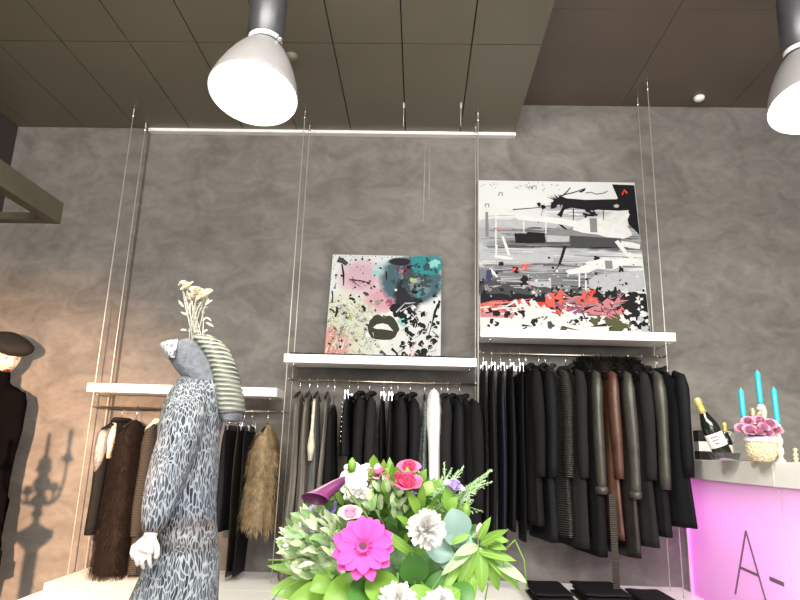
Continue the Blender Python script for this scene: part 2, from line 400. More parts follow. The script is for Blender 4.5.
def furry(mb, dens, L, rad, seed, droop=0.8, mi=0, spread=0.5, zclump=0.0):
    """thin pointed hairs standing on every face of the mesh so far"""
    rnd = random.Random(seed); out = MB(); out.v = list(mb.v); out.f = list(mb.f); out.m = list(mb.m)
    for f in mb.f:
        if len(f) != 4: continue
        a, b, c, d = [mb.v[i] for i in f]
        n = (b - a).cross(d - a)
        if n.length < 1e-12: continue
        area = n.length; n.normalize()
        k = dens * area; k = int(k) + (rnd.random() < k - int(k))
        for _ in range(k):
            u, v = rnd.random(), rnd.random()
            p = (a * (1 - u) + b * u) * (1 - v) + (d * (1 - u) + c * u) * v
            cl = noise.noise(p * 22) * 1.2
            dr = (n * spread + Vector((rnd.uniform(-.3, .3) + cl * .3, rnd.uniform(-.3, .3) + cl * .3, -droop + rnd.uniform(-.2, .2)))).normalized()
            l = L * rnd.uniform(0.5, 1.2); sd = dr.cross(n)
            if sd.length < 1e-6: continue
            sd.normalize(); mid = p + dr * l * 0.5 + n * l * 0.12; tip = p + dr * l + Vector((0, 0, -l * 0.15))
            out.add([p - sd * rad, p + sd * rad, mid + sd * rad * .7, mid - sd * rad * .7, tip], [(0, 1, 2, 3), (3, 2, 4)], mi)
    return out
def sleeve_mb(x, y, z, sgn, ln, r0, r1, seed, fwd=0.02):
    rnd = random.Random(seed * 7 + sgn)
    pts = []; rad = []
    K = 9
    for k in range(K + 1):
        t = k / K
        pts.append((x + 0.004 * math.sin(5 * t + seed), y + sgn * (0.0 + 0.03 * t * (1 - .6 * t)), z - ln * t)); rad.append((r0 + (r1 - r0) * t) * (0.7 if k == 0 else 1) + 0.002 * math.sin(9 * t + seed))
    return MB().tube([(x, y - sgn * 0.05, z + 0.03)] + pts, [r0 * 0.45] + rad, 16, flat=0.72, up=(0, 1, 0))
def garment(kind, px, ytop, ybot, rail, m, label, grp, sm=None, seed=1, collar=None, long_sleeve=0.58, w=0.172, th=0.034, front=3.66, cuff=None, fringe=0.0, lean=0.0, hl=None, drop=0.0, yref=440, cat=None, rot=0.0):
    x = at(px, yref, front).x - .14 * math.sin(math.radians(rot)); rz = RZ[rail]
    z1 = at(px, ybot, 3.80).z; z1 = max(z1, PZ + 0.03)
    hg = 'hangers on the %s rail' % nm[rail]
    isclip = kind in ('trousers', 'skirt')
    hanger(x, rz, clip=isclip, w=w * (0.55 if kind == 'trousers' else 1), label=('shiny metal clip hanger on the %s rail gripping dark trousers or a skirt' if isclip else 'thin metal hanger hooked over the %s rail') % nm[rail], group=('clip ' if isclip else '') + hg, drop=drop)
    cats = dict(coat='coat', jacket='jacket', dress='dress', vest='vest', trousers='trousers', skirt='skirt')
    root = thing({'coat': 'coat', 'jacket': 'jacket', 'dress': 'dress', 'vest': 'fur_vest', 'trousers': 'trousers', 'skirt': 'skirt'}[kind], label, cat or cats[kind], (x, RY, rz), grp)
    if kind in ('trousers', 'skirt'):
        zt = rz - 0.09
        if kind == 'trousers':
            mb = loft_cloth(x, RY, zt, z1, [(0, .12), (.1, .13), (.35, .135), (1, .12)], [(0, .009), (.2, .016), (1, .014)], seed, 0.003, 3)
        else:
            mb = loft_cloth(x, RY, zt, z1, [(0, w * .95), (.2, w), (1, w * 1.05)], [(0, .010), (.2, th * .7), (1, th)], seed, 0.006, 5)
        mb.build('cloth', m, root)
        MB().rings([[(x + (0.0105 + e) * math.copysign(abs(math.sin(a)) ** .85, math.sin(a)), RY + (0.122 if kind == 'trousers' else w * .955) * math.copysign(abs(math.cos(a)) ** .75, math.cos(a)), zt + zo) for a in [2 * PI * j / 32 for j in range(32)]] for e, zo in ((0, 0.002), (.001, -.012), (.001, -.03), (0, -.038))]).build('waistband', M['blackleather'], root)
        return root
    zt = rz - 0.078 - drop
    sh = 0.085 if kind != 'dress' else 0.07
    L = zt - z1
    prof = [(0, 0.045), (0.02, 0.06), (sh / L, w * 0.93), (min(.4, .16 / L + .05), w), (0.55, w * 0.96), (1, w * 1.12)]
    tk = [(0, 0.018), (sh / L, th * 0.62), (0.25, th * 0.9), (1, th * 1.12)]
    if kind == 'dress':
        prof = [(0, 0.03), (0.03, 0.05), (.1, w * .7), (.35, w * .66), (.5, w * .62), (1, w * 1.0)]; tk = [(0, .012), (.1, th * .5), (1, th * .9)]
    mb = loft_cloth(x, RY, zt, z1, prof, tk, seed, 0.005 if kind != 'dress' else 0.008, 4 if kind != 'dress' else 7, lean, fringe=fringe)
    if kind == 'vest':
        mb = furry(mb, 16000, 0.055, 0.0016, seed)
    mb.build('body', m, root)
    if kind in ('coat', 'jacket'):
        for sgn in (-1, 1):
            z = zt - sh * 0.75; y = RY + sgn * (w * 0.93)
            ln = long_sleeve
            sl = sleeve_mb(x + lean * .3, y, z, sgn, ln, 0.046, 0.036, seed).build('sleeve', sm or m, root)
            if sm and sm is not m: sl['label'] = 'contrasting %s sleeve' % sm.name.replace('_', ' ')
            if cuff:
                MB().tube([(x, y + sgn * .012, z - ln + .035), (x, y + sgn * .012, z - ln - .005)], [0.043, 0.041], 16, flat=.78, up=(0, 1, 0)).build('cuff', cuff, sl)
        # collar
        cm, cf = (collar or (m, False))
        q = MB(); rr = 0.02 if not cf else 0.032
        pts = [(x - 0.0 + 0.030 * math.sin(a), RY - 0.0 + 0.068 * math.cos(a), zt + 0.006 - 0.03 * max(0, -math.sin(a))) for a in [2 * PI * j / 14 for j in range(14)]]
        q.tube(pts + [pts[0]], rr * .8, 10, flat=0.8)
        if cf:
            q = MB(); q.tube([(x, RY - 0.13, zt - 0.07), (x - .008, RY - .1, zt - 0.02), (x, RY - .04, zt + 0.022), (x, RY + .04, zt + .022), (x - .005, RY + .11, zt - .03)], [.026, .036, .038, .036, .03], 12)
            q = furry(q, 30000, 0.035, 0.0013, seed, droop=0.1, spread=1.0)
        cb = q.build('collar', cm, root)
        if cf: cb['label'] = 'shaggy fur collar'
        # front closing edge
        root.rotation_euler.z = math.radians(rot)
        pl = MB(); pl.tube([(x - th * .72 + lean * t_, RY - w * .3, zt - 0.09 - (L - .1) * t_) for t_ in (0, .25, .5, .75, 1)], 0.004, 6); pl.build('placket', m, root)
    return root

RG = 'coats and trousers on the right rail'
R_ = [
 ('trousers', 487, 0, 535, 'black2', 'black trousers on a clip hanger, first garment at the left end of the right rail', {}),
 ('trousers', 496, 0, 541, 'charcoal', 'charcoal trousers on a clip hanger, second garment from the left on the right rail', {}),
 ('trousers', 506, 0, 545, 'navy', 'dark navy trousers on a clip hanger, third garment from the left on the right rail', {}),
 ('trousers', 516, 0, 531, 'black', 'black trousers between the navy trousers and a shorter pair on the right rail', {}),
 ('trousers', 526, 0, 541, 'black2', 'glossy black trousers, fifth garment from the left on the right rail', {}),
 ('coat', 539, 0, 524, 'black', 'black collarless coat just right of the trousers on the right rail', dict(th=.030)),
 ('coat', 552, 0, 540, 'black2', 'plain black coat hanging left of the olive ribbed coat', dict(th=.030)),
 ('coat', 567, 0, 535, 'quilt', 'olive black coat with horizontal quilted ribs on the right rail', dict(th=.042, rot=30)),
 ('coat', 583, 0, 546, 'charcoal', 'charcoal wool coat just right of the quilted ribbed coat', dict(th=.036)),
 ('coat', 600, 0, 554, 'black', 'black coat with olive grey leather sleeves and black fur collar, left of the brown coat', dict(sm='leather', collar=('furblack', True), cuff='leather', long_sleeve=.66)),
 ('coat', 617, 0, 538, 'brownleather', 'brown leather coat with a dark brown fur collar', dict(collar=('furbrown', True), th=.030)),
 ('coat', 633, 0, 555, 'blackleather', 'dark coat with olive leather sleeves and fur collar, right of the brown coat', dict(sm='leather', collar=('furblack', True), cuff='leather', long_sleeve=.68)),
 ('coat', 650, 0, 545, 'charcoal', 'charcoal coat with the shaggiest black fur collar, third from the right end', dict(collar=('furblack', True))),
 ('coat', 664, 0, 535, 'black', 'black coat with olive sleeves, next to last on the right rail', dict(sm='leather', long_sleeve=.63, th=.030)),
 ('coat', 685, 0, 526, 'black2', 'plain black coat at the right end of the right rail, beside the bar', dict(long_sleeve=.56, w=.19, th=.04, rot=22)),
]
LG = 'garments on the left rail'; MG = 'garments on the middle rail'
M_ = [
 ('dress', 290, 0, 588, 'taupe', 'long taupe sheer dress, first at the left end of the middle rail', {}),
 ('dress', 300, 0, 590, 'taupe', 'long taupe sheer dress, second from the left on the middle rail', dict(w=.15)),
 ('dress', 309, 0, 575, 'taupe2', 'long grey sheer dress with a pale lace front, third on the middle rail', dict(w=.15)),
 ('dress', 320, 0, 520, 'taupe', 'short taupe dress next to the low hung black dress', dict(w=.13, th=.02)),
 ('dress', 327, 0, 508, 'black', 'black dress hung low on long straps on the middle rail', dict(drop=.075, th=.04)),
 ('skirt', 343, 0, 456, 'black2', 'short black skirt with a row of bright sequins on the middle rail', dict(w=.16)),
 ('jacket', 357, 0, 500, 'black', 'black jacket just right of the short skirt on the middle rail', dict(th=.03)),
 ('jacket', 369, 0, 512, 'charcoal', 'charcoal jacket between two black ones, left of the middle rail clip hangers', dict(th=.03)),
 ('trousers', 380, 0, 520, 'black2', 'black trousers on a clip hanger above the pink roses, left one', {}),
 ('trousers', 388, 0, 520, 'charcoal', 'charcoal trousers on a clip hanger above the pink roses, right one', {}),
 ('jacket', 400, 0, 512, 'black', 'black jacket above the pink rose on the middle rail', dict(th=.03)),
 ('jacket', 413, 0, 510, 'black2', 'black jersey jacket just left of the lace dress', dict(th=.03)),
 ('dress', 424, 0, 512, 'lace', 'grey green lace dress beside the white hooded garment', dict(w=.17, th=.03)),
 ('jacket', 446, 0, 520, 'charcoal', 'charcoal jacket just right of the white hooded garment', dict(th=.03)),
 ('jacket', 458, 0, 512, 'black2', 'black jacket, second right of the white hooded garment', dict(th=.036, rot=22)),
 ('coat', 474, 0, 530, 'black', 'long black coat at the right end of the middle rail', dict(th=.045, w=.19, rot=30)),
]
L_ = [
 ('jacket', 99, 0, 528, 'black', 'black jacket with silver sequinned front at the left end of the left rail', dict(th=.03, w=.15)),
 ('vest', 118, 0, 578, 'furbrown', 'long dark brown fur vest on the left rail', dict(th=.085, w=.17)),
 ('coat', 144, 0, 572, 'ribbrown', 'brown ribbed long coat with a cream collar, left of the grey knit dress', dict(th=.034, w=.15, collar=('cream', False))),
 ('skirt', 222, 0, 530, 'black2', 'black skirt seen just right of the grey knit dress', dict(w=.16)),
 ('trousers', 233, 0, 582, 'blackleather', 'dark brown leather trousers beside the tan fur vest', {}),
 ('trousers', 241, 0, 575, 'black2', 'plain black trousers hanging against the tan fur vest', {}),
 ('vest', 258, 0, 528, 'furtan', 'tan fur vest at the right end of the left rail', dict(th=.080, w=.14, fringe=.02)),
]
sd = 11
for rail, lst, grp in ((2, R_, RG), (1, M_, MG), (0, L_, LG)):
    for k, (kind, px, a_, yb, mk, lab, kw) in enumerate(lst):
        kw = dict(kw)
        if 'sm' in kw: kw['sm'] = M[kw['sm']]
        if kw.get('cuff'): kw['cuff'] = M[kw['cuff']]
        if 'collar' in kw: kw['collar'] = (M[kw['collar'][0]], kw['collar'][1])
        sd += 1
        if kind in ('coat', 'jacket') and 'rot' not in kw:
            kw['rot'] = (13 if rail == 2 else 10 if rail == 1 else -6) + random.Random(sd).uniform(-3, 3)
        g_ = garment(kind, px, a_, yb, rail, M[mk], lab, grp, seed=sd, **kw)
        x = g_.location.x; z = g_.location.z
        if 'sequinned front' in lab:
            q = MB(); q.tube([(x, RY - .12, z - .13), (x + .004, RY - .165, z - .17), (x + .004, RY - .175, z - .26), (x + .004, RY - .17, z - .38)], [.02, .035, .036, .02], 12, flat=.9)
            q.build('sequin_panel', M['sequin'], g_)
            q = MB(); q.tube([(x + .01, RY - .08, z - .1), (x + .018, RY - .12, z - .2), (x + .02, RY - .12, z - .3)], [.015, .034, .028], 12); q.build('lining', M['cream'], g_)
        if 'pale lace front' in lab:
            q = MB(); q.tube([(x, RY - .10, z - .12), (x, RY - .115, z - .3), (x, RY - .118, z - .40), (x, RY - .12, z - .48)], [.008, .01, .022, .012], 10); q.build('lace_trim', M['cream'], g_)
        if 'row of bright sequins' in lab:
            q = MB()
            for t_ in range(9): q.ball((x - .018, RY - .16, z - .14 - .028 * t_), .005, 8)
            q.build('sequin', M['chrome'], g_)
        if 'cream collar' in lab:
            q = MB(); q.tube([(x - .01, RY - .06, z - .07), (x - .028, RY - .10, z - .13), (x - .03, RY - .12, z - .25)], [.02, .03, .022], 12, flat=.7); q.build('lapel', M['cream'], g_)
# white hooded garment (its own thing, brightest on the middle rail)
x = at(434, 440, 3.66).x; z = RZ[1]
hanger(x, z, w=.1, label='thin metal hanger hooked over the middle rail', group='hangers on the middle rail')
root = thing('hooded_scarf', 'bright white hooded scarf hanging long on the middle rail', 'scarf', (x, RY, z), MG)
rs = []
for t, wy, wx, oy in ((0, .02, .01, -.02), (.03, .05, .026, -.03), (.1, .085, .042, -.04), (.2, .10, .05, -.06), (.32, .085, .048, -.075), (.45, .07, .036, -.085), (.7, .065, .034, -.09), (1, .06, .036, -.09)):
    rs.append([(x + wx * math.sin(2 * PI * j / 28) + .003 * math.sin(10 * PI * j / 28 + t * 4) + .012 * t, RY + oy + wy * math.cos(2 * PI * j / 28), z - .035 - .66 * t) for j in range(28)])
MB().rings(rs).build('hood', M['scarfwhite'], root, sub=1)
# long brown belt hanging from the leather-sleeved coat
p0 = at(611, 494, 3.62); p1 = at(613, 583, 3.62)
tag(MB().box((p0.x - .018, 3.598, PZ + .005), (p0.x + .018, 3.604, p0.z)).build('belt', M['ribbrown'], bevel=.001), 'long dark brown belt dangling below the fur collared coats to the plinth', 'belt')

# folded trousers on the plinth
for (xa, xb, yy, n, lab) in ((530, 566, 3.62, 3, 'folded black trousers on the white plinth, left one of three'), (577, 622, 3.66, 3, 'folded black trousers on the white plinth, middle one below the belt'), (632, 668, 3.62, 2, 'folded black trousers on the white plinth, right one next to the bar')):
    A = at(xa, 590, yy).x; B = at(xb, 590, yy).x
    root = thing('folded_trousers', lab, 'trousers', ((A + B) / 2, yy, PZ), 'folded trousers on the plinth')
    rnd = random.Random(xa)
    for k in range(n):
        h = .022; z = PZ + .002 + k * (h + .001); q = MB(); rs = []
        for i in range(15):
            t = i / 14; xx = A + (B - A) * t + rnd.uniform(-.002, .002); e = math.sin(PI * min(1, max(0, t * 12 / 1))) if False else min(1, min(t, 1 - t) * 9 + .35)
            rs.append([(xx + .012 * (k % 2), yy + .17 * math.copysign(abs(math.cos(a)) ** .35, math.cos(a)) + .006 * math.sin(7 * t + k), z + h / 2 + h / 2 * e * math.copysign(abs(math.sin(a)) ** .6, math.sin(a)) + .0) for a in [2 * PI * j / 24 for j in range(24)]])
        q.rings(rs).build('folded_layer', M['black' if k % 2 else 'black2'], root)
# black cloth on the middle shelf
q = MB(); rs = []
for i in range(60):
    t = i / 59; xx = -.80 + 1.12 * t; hh = .010 + .008 * abs(noise.noise(Vector((t * 14, 0, 0))))
    rs.append([(xx, 3.83 + .05 * math.cos(a), 1.7065 + hh / 2 + hh / 2 * math.sin(a)) for a in [2 * PI * j / 12 for j in range(12)]])
tag(q.rings(rs).build('black_cloth', M['black']), 'thin strip of black cloth laid along the middle shelf below the lips painting', 'cloth')

# ------------------------------------------------------------------ paintings
def flat(name, c, rough=0.6): return mat(name, tuple(x * .66 for x in c), rough, spec=.12, var=0.06, vscale=30)
P_ = {'white': flat('paint_white', (.80, .81, .80)), 'black': flat('paint_black', (.012, .012, .014)), 'grey': flat('paint_grey', (.25, .25, .26)),
      'lgrey': flat('paint_light_grey', (.50, .52, .54)), 'red': flat('paint_red', (.80, .055, .03)), 'pink': flat('paint_pink', (.62, .24, .26)),
      'coral': flat('paint_coral', (.70, .13, .10)), 'olive': flat('paint_olive', (.10, .105, .045)), 'lime': flat('paint_lime', (.45, .50, .22)),
      'teal': flat('paint_teal', (.06, .30, .33)), 'dteal': flat('paint_dark_teal', (.04, .085, .10)), 'lips': flat('paint_lips', (.045, .048, .03)),
      'sage': flat('paint_sage', (.28, .33, .27)), 'mauve': flat('paint_mauve', (.30, .10, .17)), 'aqua': flat('paint_aqua', (.30, .62, .60)), 'navy': flat('paint_navy', (.05, .06, .14)),
      'dgrey': flat('paint_dark_grey', (.07, .07, .075))}
PK = list(P_.keys())
def canvas(name, label, corners, paint, basemat, group):
    """corners: bl, br, tr, tl in world space; paint(list) gives (colour, [(u,v)...])"""
    bl, br, tr, tl = [Vector(c) for c in corners]
    n = (br - bl).cross(tl - bl).normalized()
    if n.y > 0: n = -n
    root = thing(name, label, 'painting', (bl + br) / 2, group)
    q = MB(); back = -n * 0.032
    V = [bl, br, tr, tl] + [p + back for p in (bl, br, tr, tl)]
    q.add(V, [(0, 1, 2, 3), (5, 4, 7, 6), (4, 5, 1, 0), (5, 6, 2, 1), (6, 7, 3, 2), (7, 4, 0, 3)])
    cv = q.build('canvas', basemat, root, smooth=False)
    q = MB(); lay = 0
    def W(u, v, o):
        u = max(.004, min(.996, u)); v = max(.004, min(.996, v))
        return (bl * (1 - u) + br * u) * (1 - v) + (tl * (1 - u) + tr * u) * v + n * o
    for col, pts in paint:
        lay += 1; o = 0.0006 + lay * 0.0000075
        clean = []
        for u, v in pts: clean.append(W(u, v, o))
        q.add(clean, [tuple(range(len(clean)))], PK.index(col))
    q.build('brushwork', [P_[k] for k in PK], root, smooth=False)
    return root, cv
def blob(rnd, u, v, r, jag=.35, n=14, asp=1.0, sq=1.0):
    ph = rnd.uniform(0, 6)
    return [(u + r * asp * sq * math.cos(a) * (k := 1 + rnd.uniform(-jag, jag)), v + r * math.sin(a) * k) for a in [2 * PI * j / n + ph * 0 for j in range(n)]]
def stroke(pts, w0, w1=None, rnd=None, jit=0.0):
    w1 = w0 if w1 is None else w1; L_s, R_s = [], []
    for i, (u, v) in enumerate(pts):
        a = pts[max(0, i - 1)]; b = pts[min(len(pts) - 1, i + 1)]; du, dv = b[0] - a[0], b[1] - a[1]; l = math.hypot(du, dv) or 1
        t = i / max(1, len(pts) - 1); w = (w0 + (w1 - w0) * t) / 2 * (1 + (rnd.uniform(-jit, jit) if rnd else 0))
        L_s.append((u - dv / l * w, v + du / l * w)); R_s.append((u + dv / l * w, v - du / l * w))
    return L_s + R_s[::-1]
def paint_base(name, layers, base):
    """canvas ground: soft washes of colour with noisy borders (u,v in UV-like generated coords)"""
    m, N, L, b = nt(name)
    tc = N.new('ShaderNodeTexCoord'); prev = None
    mp = N.new('ShaderNodeMapping'); L.new(tc.outputs['Generated'], mp.inputs[0])
    cur = N.new('ShaderNodeRGB'); cur.outputs[0].default_value = base + (1,); cur = cur.outputs[0]
    nz = N.new('ShaderNodeTexNoise'); nz.inputs['Scale'].default_value = 11; nz.inputs['Detail'].default_value = 9; nz.inputs['Roughness'].default_value = .65
    L.new(mp.outputs[0], nz.inputs['Vector'])
    sp = N.new('ShaderNodeSeparateXYZ'); L.new(mp.outputs[0], sp.inputs[0])
    for (u, v, ru, rv, col, ns, hard) in layers:
        a = N.new('ShaderNodeMath'); a.operation = 'SUBTRACT'; L.new(sp.outputs[0], a.inputs[0]); a.inputs[1].default_value = u
        a2 = N.new('ShaderNodeMath'); a2.operation = 'DIVIDE'; L.new(a.outputs[0], a2.inputs[0]); a2.inputs[1].default_value = ru
        c = N.new('ShaderNodeMath'); c.operation = 'SUBTRACT'; L.new(sp.outputs[2], c.inputs[0]); c.inputs[1].default_value = v
        c2 = N.new('ShaderNodeMath'); c2.operation = 'DIVIDE'; L.new(c.outputs[0], c2.inputs[0]); c2.inputs[1].default_value = rv
        p1 = N.new('ShaderNodeMath'); p1.operation = 'MULTIPLY'; L.new(a2.outputs[0], p1.inputs[0]); L.new(a2.outputs[0], p1.inputs[1])
        p2 = N.new('ShaderNodeMath'); p2.operation = 'MULTIPLY_ADD'; L.new(c2.outputs[0], p2.inputs[0]); L.new(c2.outputs[0], p2.inputs[1]); L.new(p1.outputs[0], p2.inputs[2])
        ad = N.new('ShaderNodeMath'); ad.operation = 'MULTIPLY_ADD'; L.new(nz.outputs['Fac'], ad.inputs[0]); ad.inputs[1].default_value = ns; L.new(p2.outputs[0], ad.inputs[2])
        rp = N.new('ShaderNodeValToRGB'); e = rp.color_ramp.elements
        mid = 1 + ns * .5; mid /= 4
        dv = N.new('ShaderNodeMath'); dv.operation = 'DIVIDE'; dv.inputs[1].default_value = 4; L.new(ad.outputs[0], dv.inputs[0])
        e[0].position = max(0, mid - hard / 4); e[1].position = min(1, mid + hard / 4)
        e[0].color = (1, 1, 1, 1); e[1].color = (0, 0, 0, 1); L.new(dv.outputs[0], rp.inputs[0])
        mx = N.new('ShaderNodeMixRGB'); L.new(rp.outputs[0], mx.inputs[0]); L.new(cur, mx.inputs[1]); mx.inputs[2].default_value = col + (1,); cur = mx.outputs[0]
    dk = N.new('ShaderNodeMixRGB'); dk.blend_type = 'MULTIPLY'; dk.inputs[0].default_value = 1; dk.inputs[2].default_value = (.66, .66, .66, 1); L.new(cur, dk.inputs[1])
    L.new(dk.outputs[0], b.inputs['Base Color']); b.inputs['Roughness'].default_value = .6; b.inputs['Specular IOR Level'].default_value = .15
    return m
# painting with lips
rnd = random.Random(5)
def p1(x, y): return ((x - (58 - (y - 48) / 517 * 30)) / ((635) - (58 - (y - 48) / 517 * 30)), 1 - (y - 48) / 517)
S = []
for _ in range(70):   # lime / sage flecks, lower left
    x_, y_ = rnd.gauss(150, 75), rnd.gauss(420, 75)
    if 35 < x_ < 330 and 200 < y_ < 560: S.append((rnd.choice(['lime', 'sage', 'sage', 'lgrey', 'lime']), blob(rnd, *p1(x_, y_), rnd.uniform(.008, .022), .6, 9)))
for _ in range(230):
    x_, y_ = rnd.uniform(40, 280), rnd.uniform(280, 560); a = rnd.uniform(0, PI); l = rnd.uniform(12, 40)
    S.append((rnd.choice(['lime', 'sage', 'white', 'olive', 'white', 'grey']), stroke([p1(x_, y_), p1(x_ + l * .5 * math.cos(a) + 3, y_ + l * .5 * math.sin(a)), p1(x_ + l * math.cos(a), y_ + l * math.sin(a))], rnd.uniform(.004, .009), .002)))
for _ in range(26):   # coral bottom left
    x_, y_ = rnd.uniform(30, 120), rnd.uniform(440, 560)
    S.append((rnd.choice(['pink', 'coral', 'white', 'pink']), stroke([p1(x_, y_), p1(x_ + rnd.uniform(10, 35), y_ - rnd.uniform(5, 50))], rnd.uniform(.006, .014), .002)))
for _ in range(150):   # black splatter over the whole left and top
    x_, y_ = rnd.uniform(40, 330), rnd.uniform(60, 550)
    S.append((rnd.choice(['black', 'black', 'olive', 'dgrey']), blob(rnd, *p1(x_, y_), rnd.choice([.004, .005, .007, .011]), .5, 9)))
for (x0, y0, x1, y1, w) in ((85, 75, 135, 100, .05), (108, 100, 120, 210, .016), (60, 240, 60, 300, .014), (150, 180, 260, 195, .012), (90, 320, 80, 370, .02), (320, 530, 350, 550, .03), (380, 515, 420, 560, .022), (225, 245, 245, 260, .028), (150, 275, 180, 285, .024), (220, 310, 235, 340, .022), (50, 330, 75, 350, .02), (340, 130, 345, 180, .014)):
    S.append(('black' if w < .025 else 'dgrey', stroke([p1(x0, y0), p1((x0 + x1) / 2 + 4, (y0 + y1) / 2 - 3), p1(x1, y1)], w, w * .8, rnd, .3)))
for (x0, y0, x1, y1) in ((150, 175, 210, 215), (210, 215, 160, 190), (165, 170, 185, 200), (190, 180, 215, 200)):
    S.append(('mauve', stroke([p1(x0, y0), p1(x1, y1)], .008, .004)))
S.append(('mauve', blob(rnd, *p1(362, 293), .034, .2, 16))); S.append(('pink', blob(rnd, *p1(355, 300), .014, .3, 10)))
S.append(('sage', blob(rnd, *p1(302, 293), .026, .15, 14))); S.append(('aqua', blob(rnd, *p1(437, 385), .042, .3, 14)))
S.append(('aqua', blob(rnd, *p1(285, 140), .03, .5, 12))); S.append(('aqua', blob(rnd, *p1(600, 85), .05, .5, 12)))
for (x_, y_, r) in ((395, 320, .05), (420, 345, .055), (460, 345, .05), (385, 335, .03), (445, 350, .04)): S.append(('black', blob(rnd, *p1(x_, y_), r, .3)))
for (x0, y0, x1, y1) in ((400, 340, 450, 290), (420, 335, 490, 300), (450, 295, 500, 290)): S.append(('lgrey', stroke([p1(x0, y0), p1(x1, y1)], .014, .006)))
S += [('coral', blob(rnd, *p1(430, 130), .014, .3)), ('red', blob(rnd, *p1(430, 150), .02, .5, asp=.5)), ('lime', blob(rnd, *p1(490, 175), .03, .4)), ('white', blob(rnd, *p1(397, 228), .012, .2)), ('lime', blob(rnd, *p1(492, 180), .014, .4))]
for k in range(90):   # ragged teal and dark patches in the cloud
    x_, y_ = rnd.gauss(500, 65), rnd.gauss(170, 55)
    if 370 < x_ < 628 and 62 < y_ < 290: S.append((rnd.choice(['dteal', 'dteal', 'teal', 'black', 'dgrey', 'dteal']), blob(rnd, *p1(x_, y_), rnd.uniform(.006, .028), .7, 12)))
S += [('coral', blob(rnd, *p1(430, 130), .014, .3)), ('lime', blob(rnd, *p1(490, 178), .022, .5)), ('red', blob(rnd, *p1(428, 152), .018, .5, asp=.5)), ('white', blob(rnd, *p1(397, 228), .010, .2))]
for _ in range(75):   # black leaf tangle, lower right
    x_ = rnd.uniform(430, 628); y_ = rnd.uniform(235 + max(0, (560 - x_)) * .9, 555)
    S.append((rnd.choice(['black', 'black', 'black', 'white']), blob(rnd, *p1(x_, y_), rnd.uniform(.012, .032), .5, 9)))
for _ in range(60):
    x_ = rnd.uniform(440, 625); y_ = rnd.uniform(330, 555); a = rnd.uniform(0, PI); l = rnd.uniform(15, 55)
    S.append((rnd.choice(['black', 'white', 'white']), stroke([p1(x_, y_), p1(x_ + l * .5 * math.cos(a) + 4, y_ + l * .5 * math.sin(a)), p1(min(630, x_ + l * math.cos(a)), y_ + l * math.sin(a))], .007, .003)))
S.append(('black', stroke([p1(632, 280), p1(605, 330), p1(590, 390), p1(575, 440)], .022, .008, rnd, .3)))
for k in range(26):
    S.append(('dgrey', blob(rnd, *p1(70 + k * 20 + rnd.uniform(-6, 6), 58 + rnd.uniform(-4, 4)), rnd.uniform(.003, .007), .4, 7)))
S.append(('white', blob(rnd, *p1(335, 420), .145, .22, 34, asp=1.02)))
def lips(pts): return [p1(*p) for p in pts]
S.append(('lips', lips([(252, 415), (262, 385), (285, 360), (305, 352), (322, 360), (338, 366), (355, 358), (372, 358), (392, 372), (410, 398), (420, 425), (408, 440), (398, 462), (375, 474), (340, 476), (300, 474), (275, 468), (258, 445)])))
S.append(('white', lips([(280, 418), (300, 402), (330, 396), (358, 402), (388, 432), (360, 428), (330, 424), (300, 424)])))
S.append(('lime', stroke([p1(280, 440), p1(285, 460)], .01, .004))); S.append(('olive', stroke([p1(330, 362), p1(350, 366)], .03, .02)))
for _ in range(22): S.append(('pink', blob(rnd, *p1(rnd.uniform(380, 620), rnd.uniform(480, 560)), rnd.uniform(.004, .01), .4, 7)))
c_bl = at(326, 354, 3.93); c_br = at(441, 355, 3.93); c_tl = at(331.5, 254, 4.045); c_tr = at(441, 257, 4.045)
zb = 1.7075
wd = (c_br.x - c_bl.x); tz = (c_tl.z + c_tr.z) / 2
fx = (c_bl.x + c_tl.x) / 2; ex = (c_br.x + c_tr.x) / 2
bm1 = paint_base('painting_wash', [(.18, .3, .30, .34, (.66, .68, .56), 1.6, .4), (.05, .08, .17, .2, (.72, .38, .32), .8, .5), (.28, .78, .2, .16, (.62, .42, .50), 1.0, .6), (.52, .85, .14, .1, (.50, .66, .68), 1.0, .5),
     (.50, .56, .17, .12, (.66, .36, .42), .8, .5), (.74, .76, .29, .24, (.065, .13, .16), .9, .25), (.88, .93, .16, .12, (.03, .28, .31), .8, .3), (.70, .60, .12, .2, (.02, .02, .03), .8, .3), (.80, .70, .1, .1, (.20, .27, .30), .8, .5), (.66, .86, .07, .06, (.14, .05, .10), .8, .4), (.62, .94, .1, .04, (.02, .02, .03), .9, .2)], (.74, .77, .77))
canvas('lips_painting', 'square canvas painting of dark lips among colour splatters on the middle shelf', [(fx, 3.925, zb), (ex, 3.925, zb), (ex, 4.045, tz), (fx, 4.045, tz)], S, bm1, None)

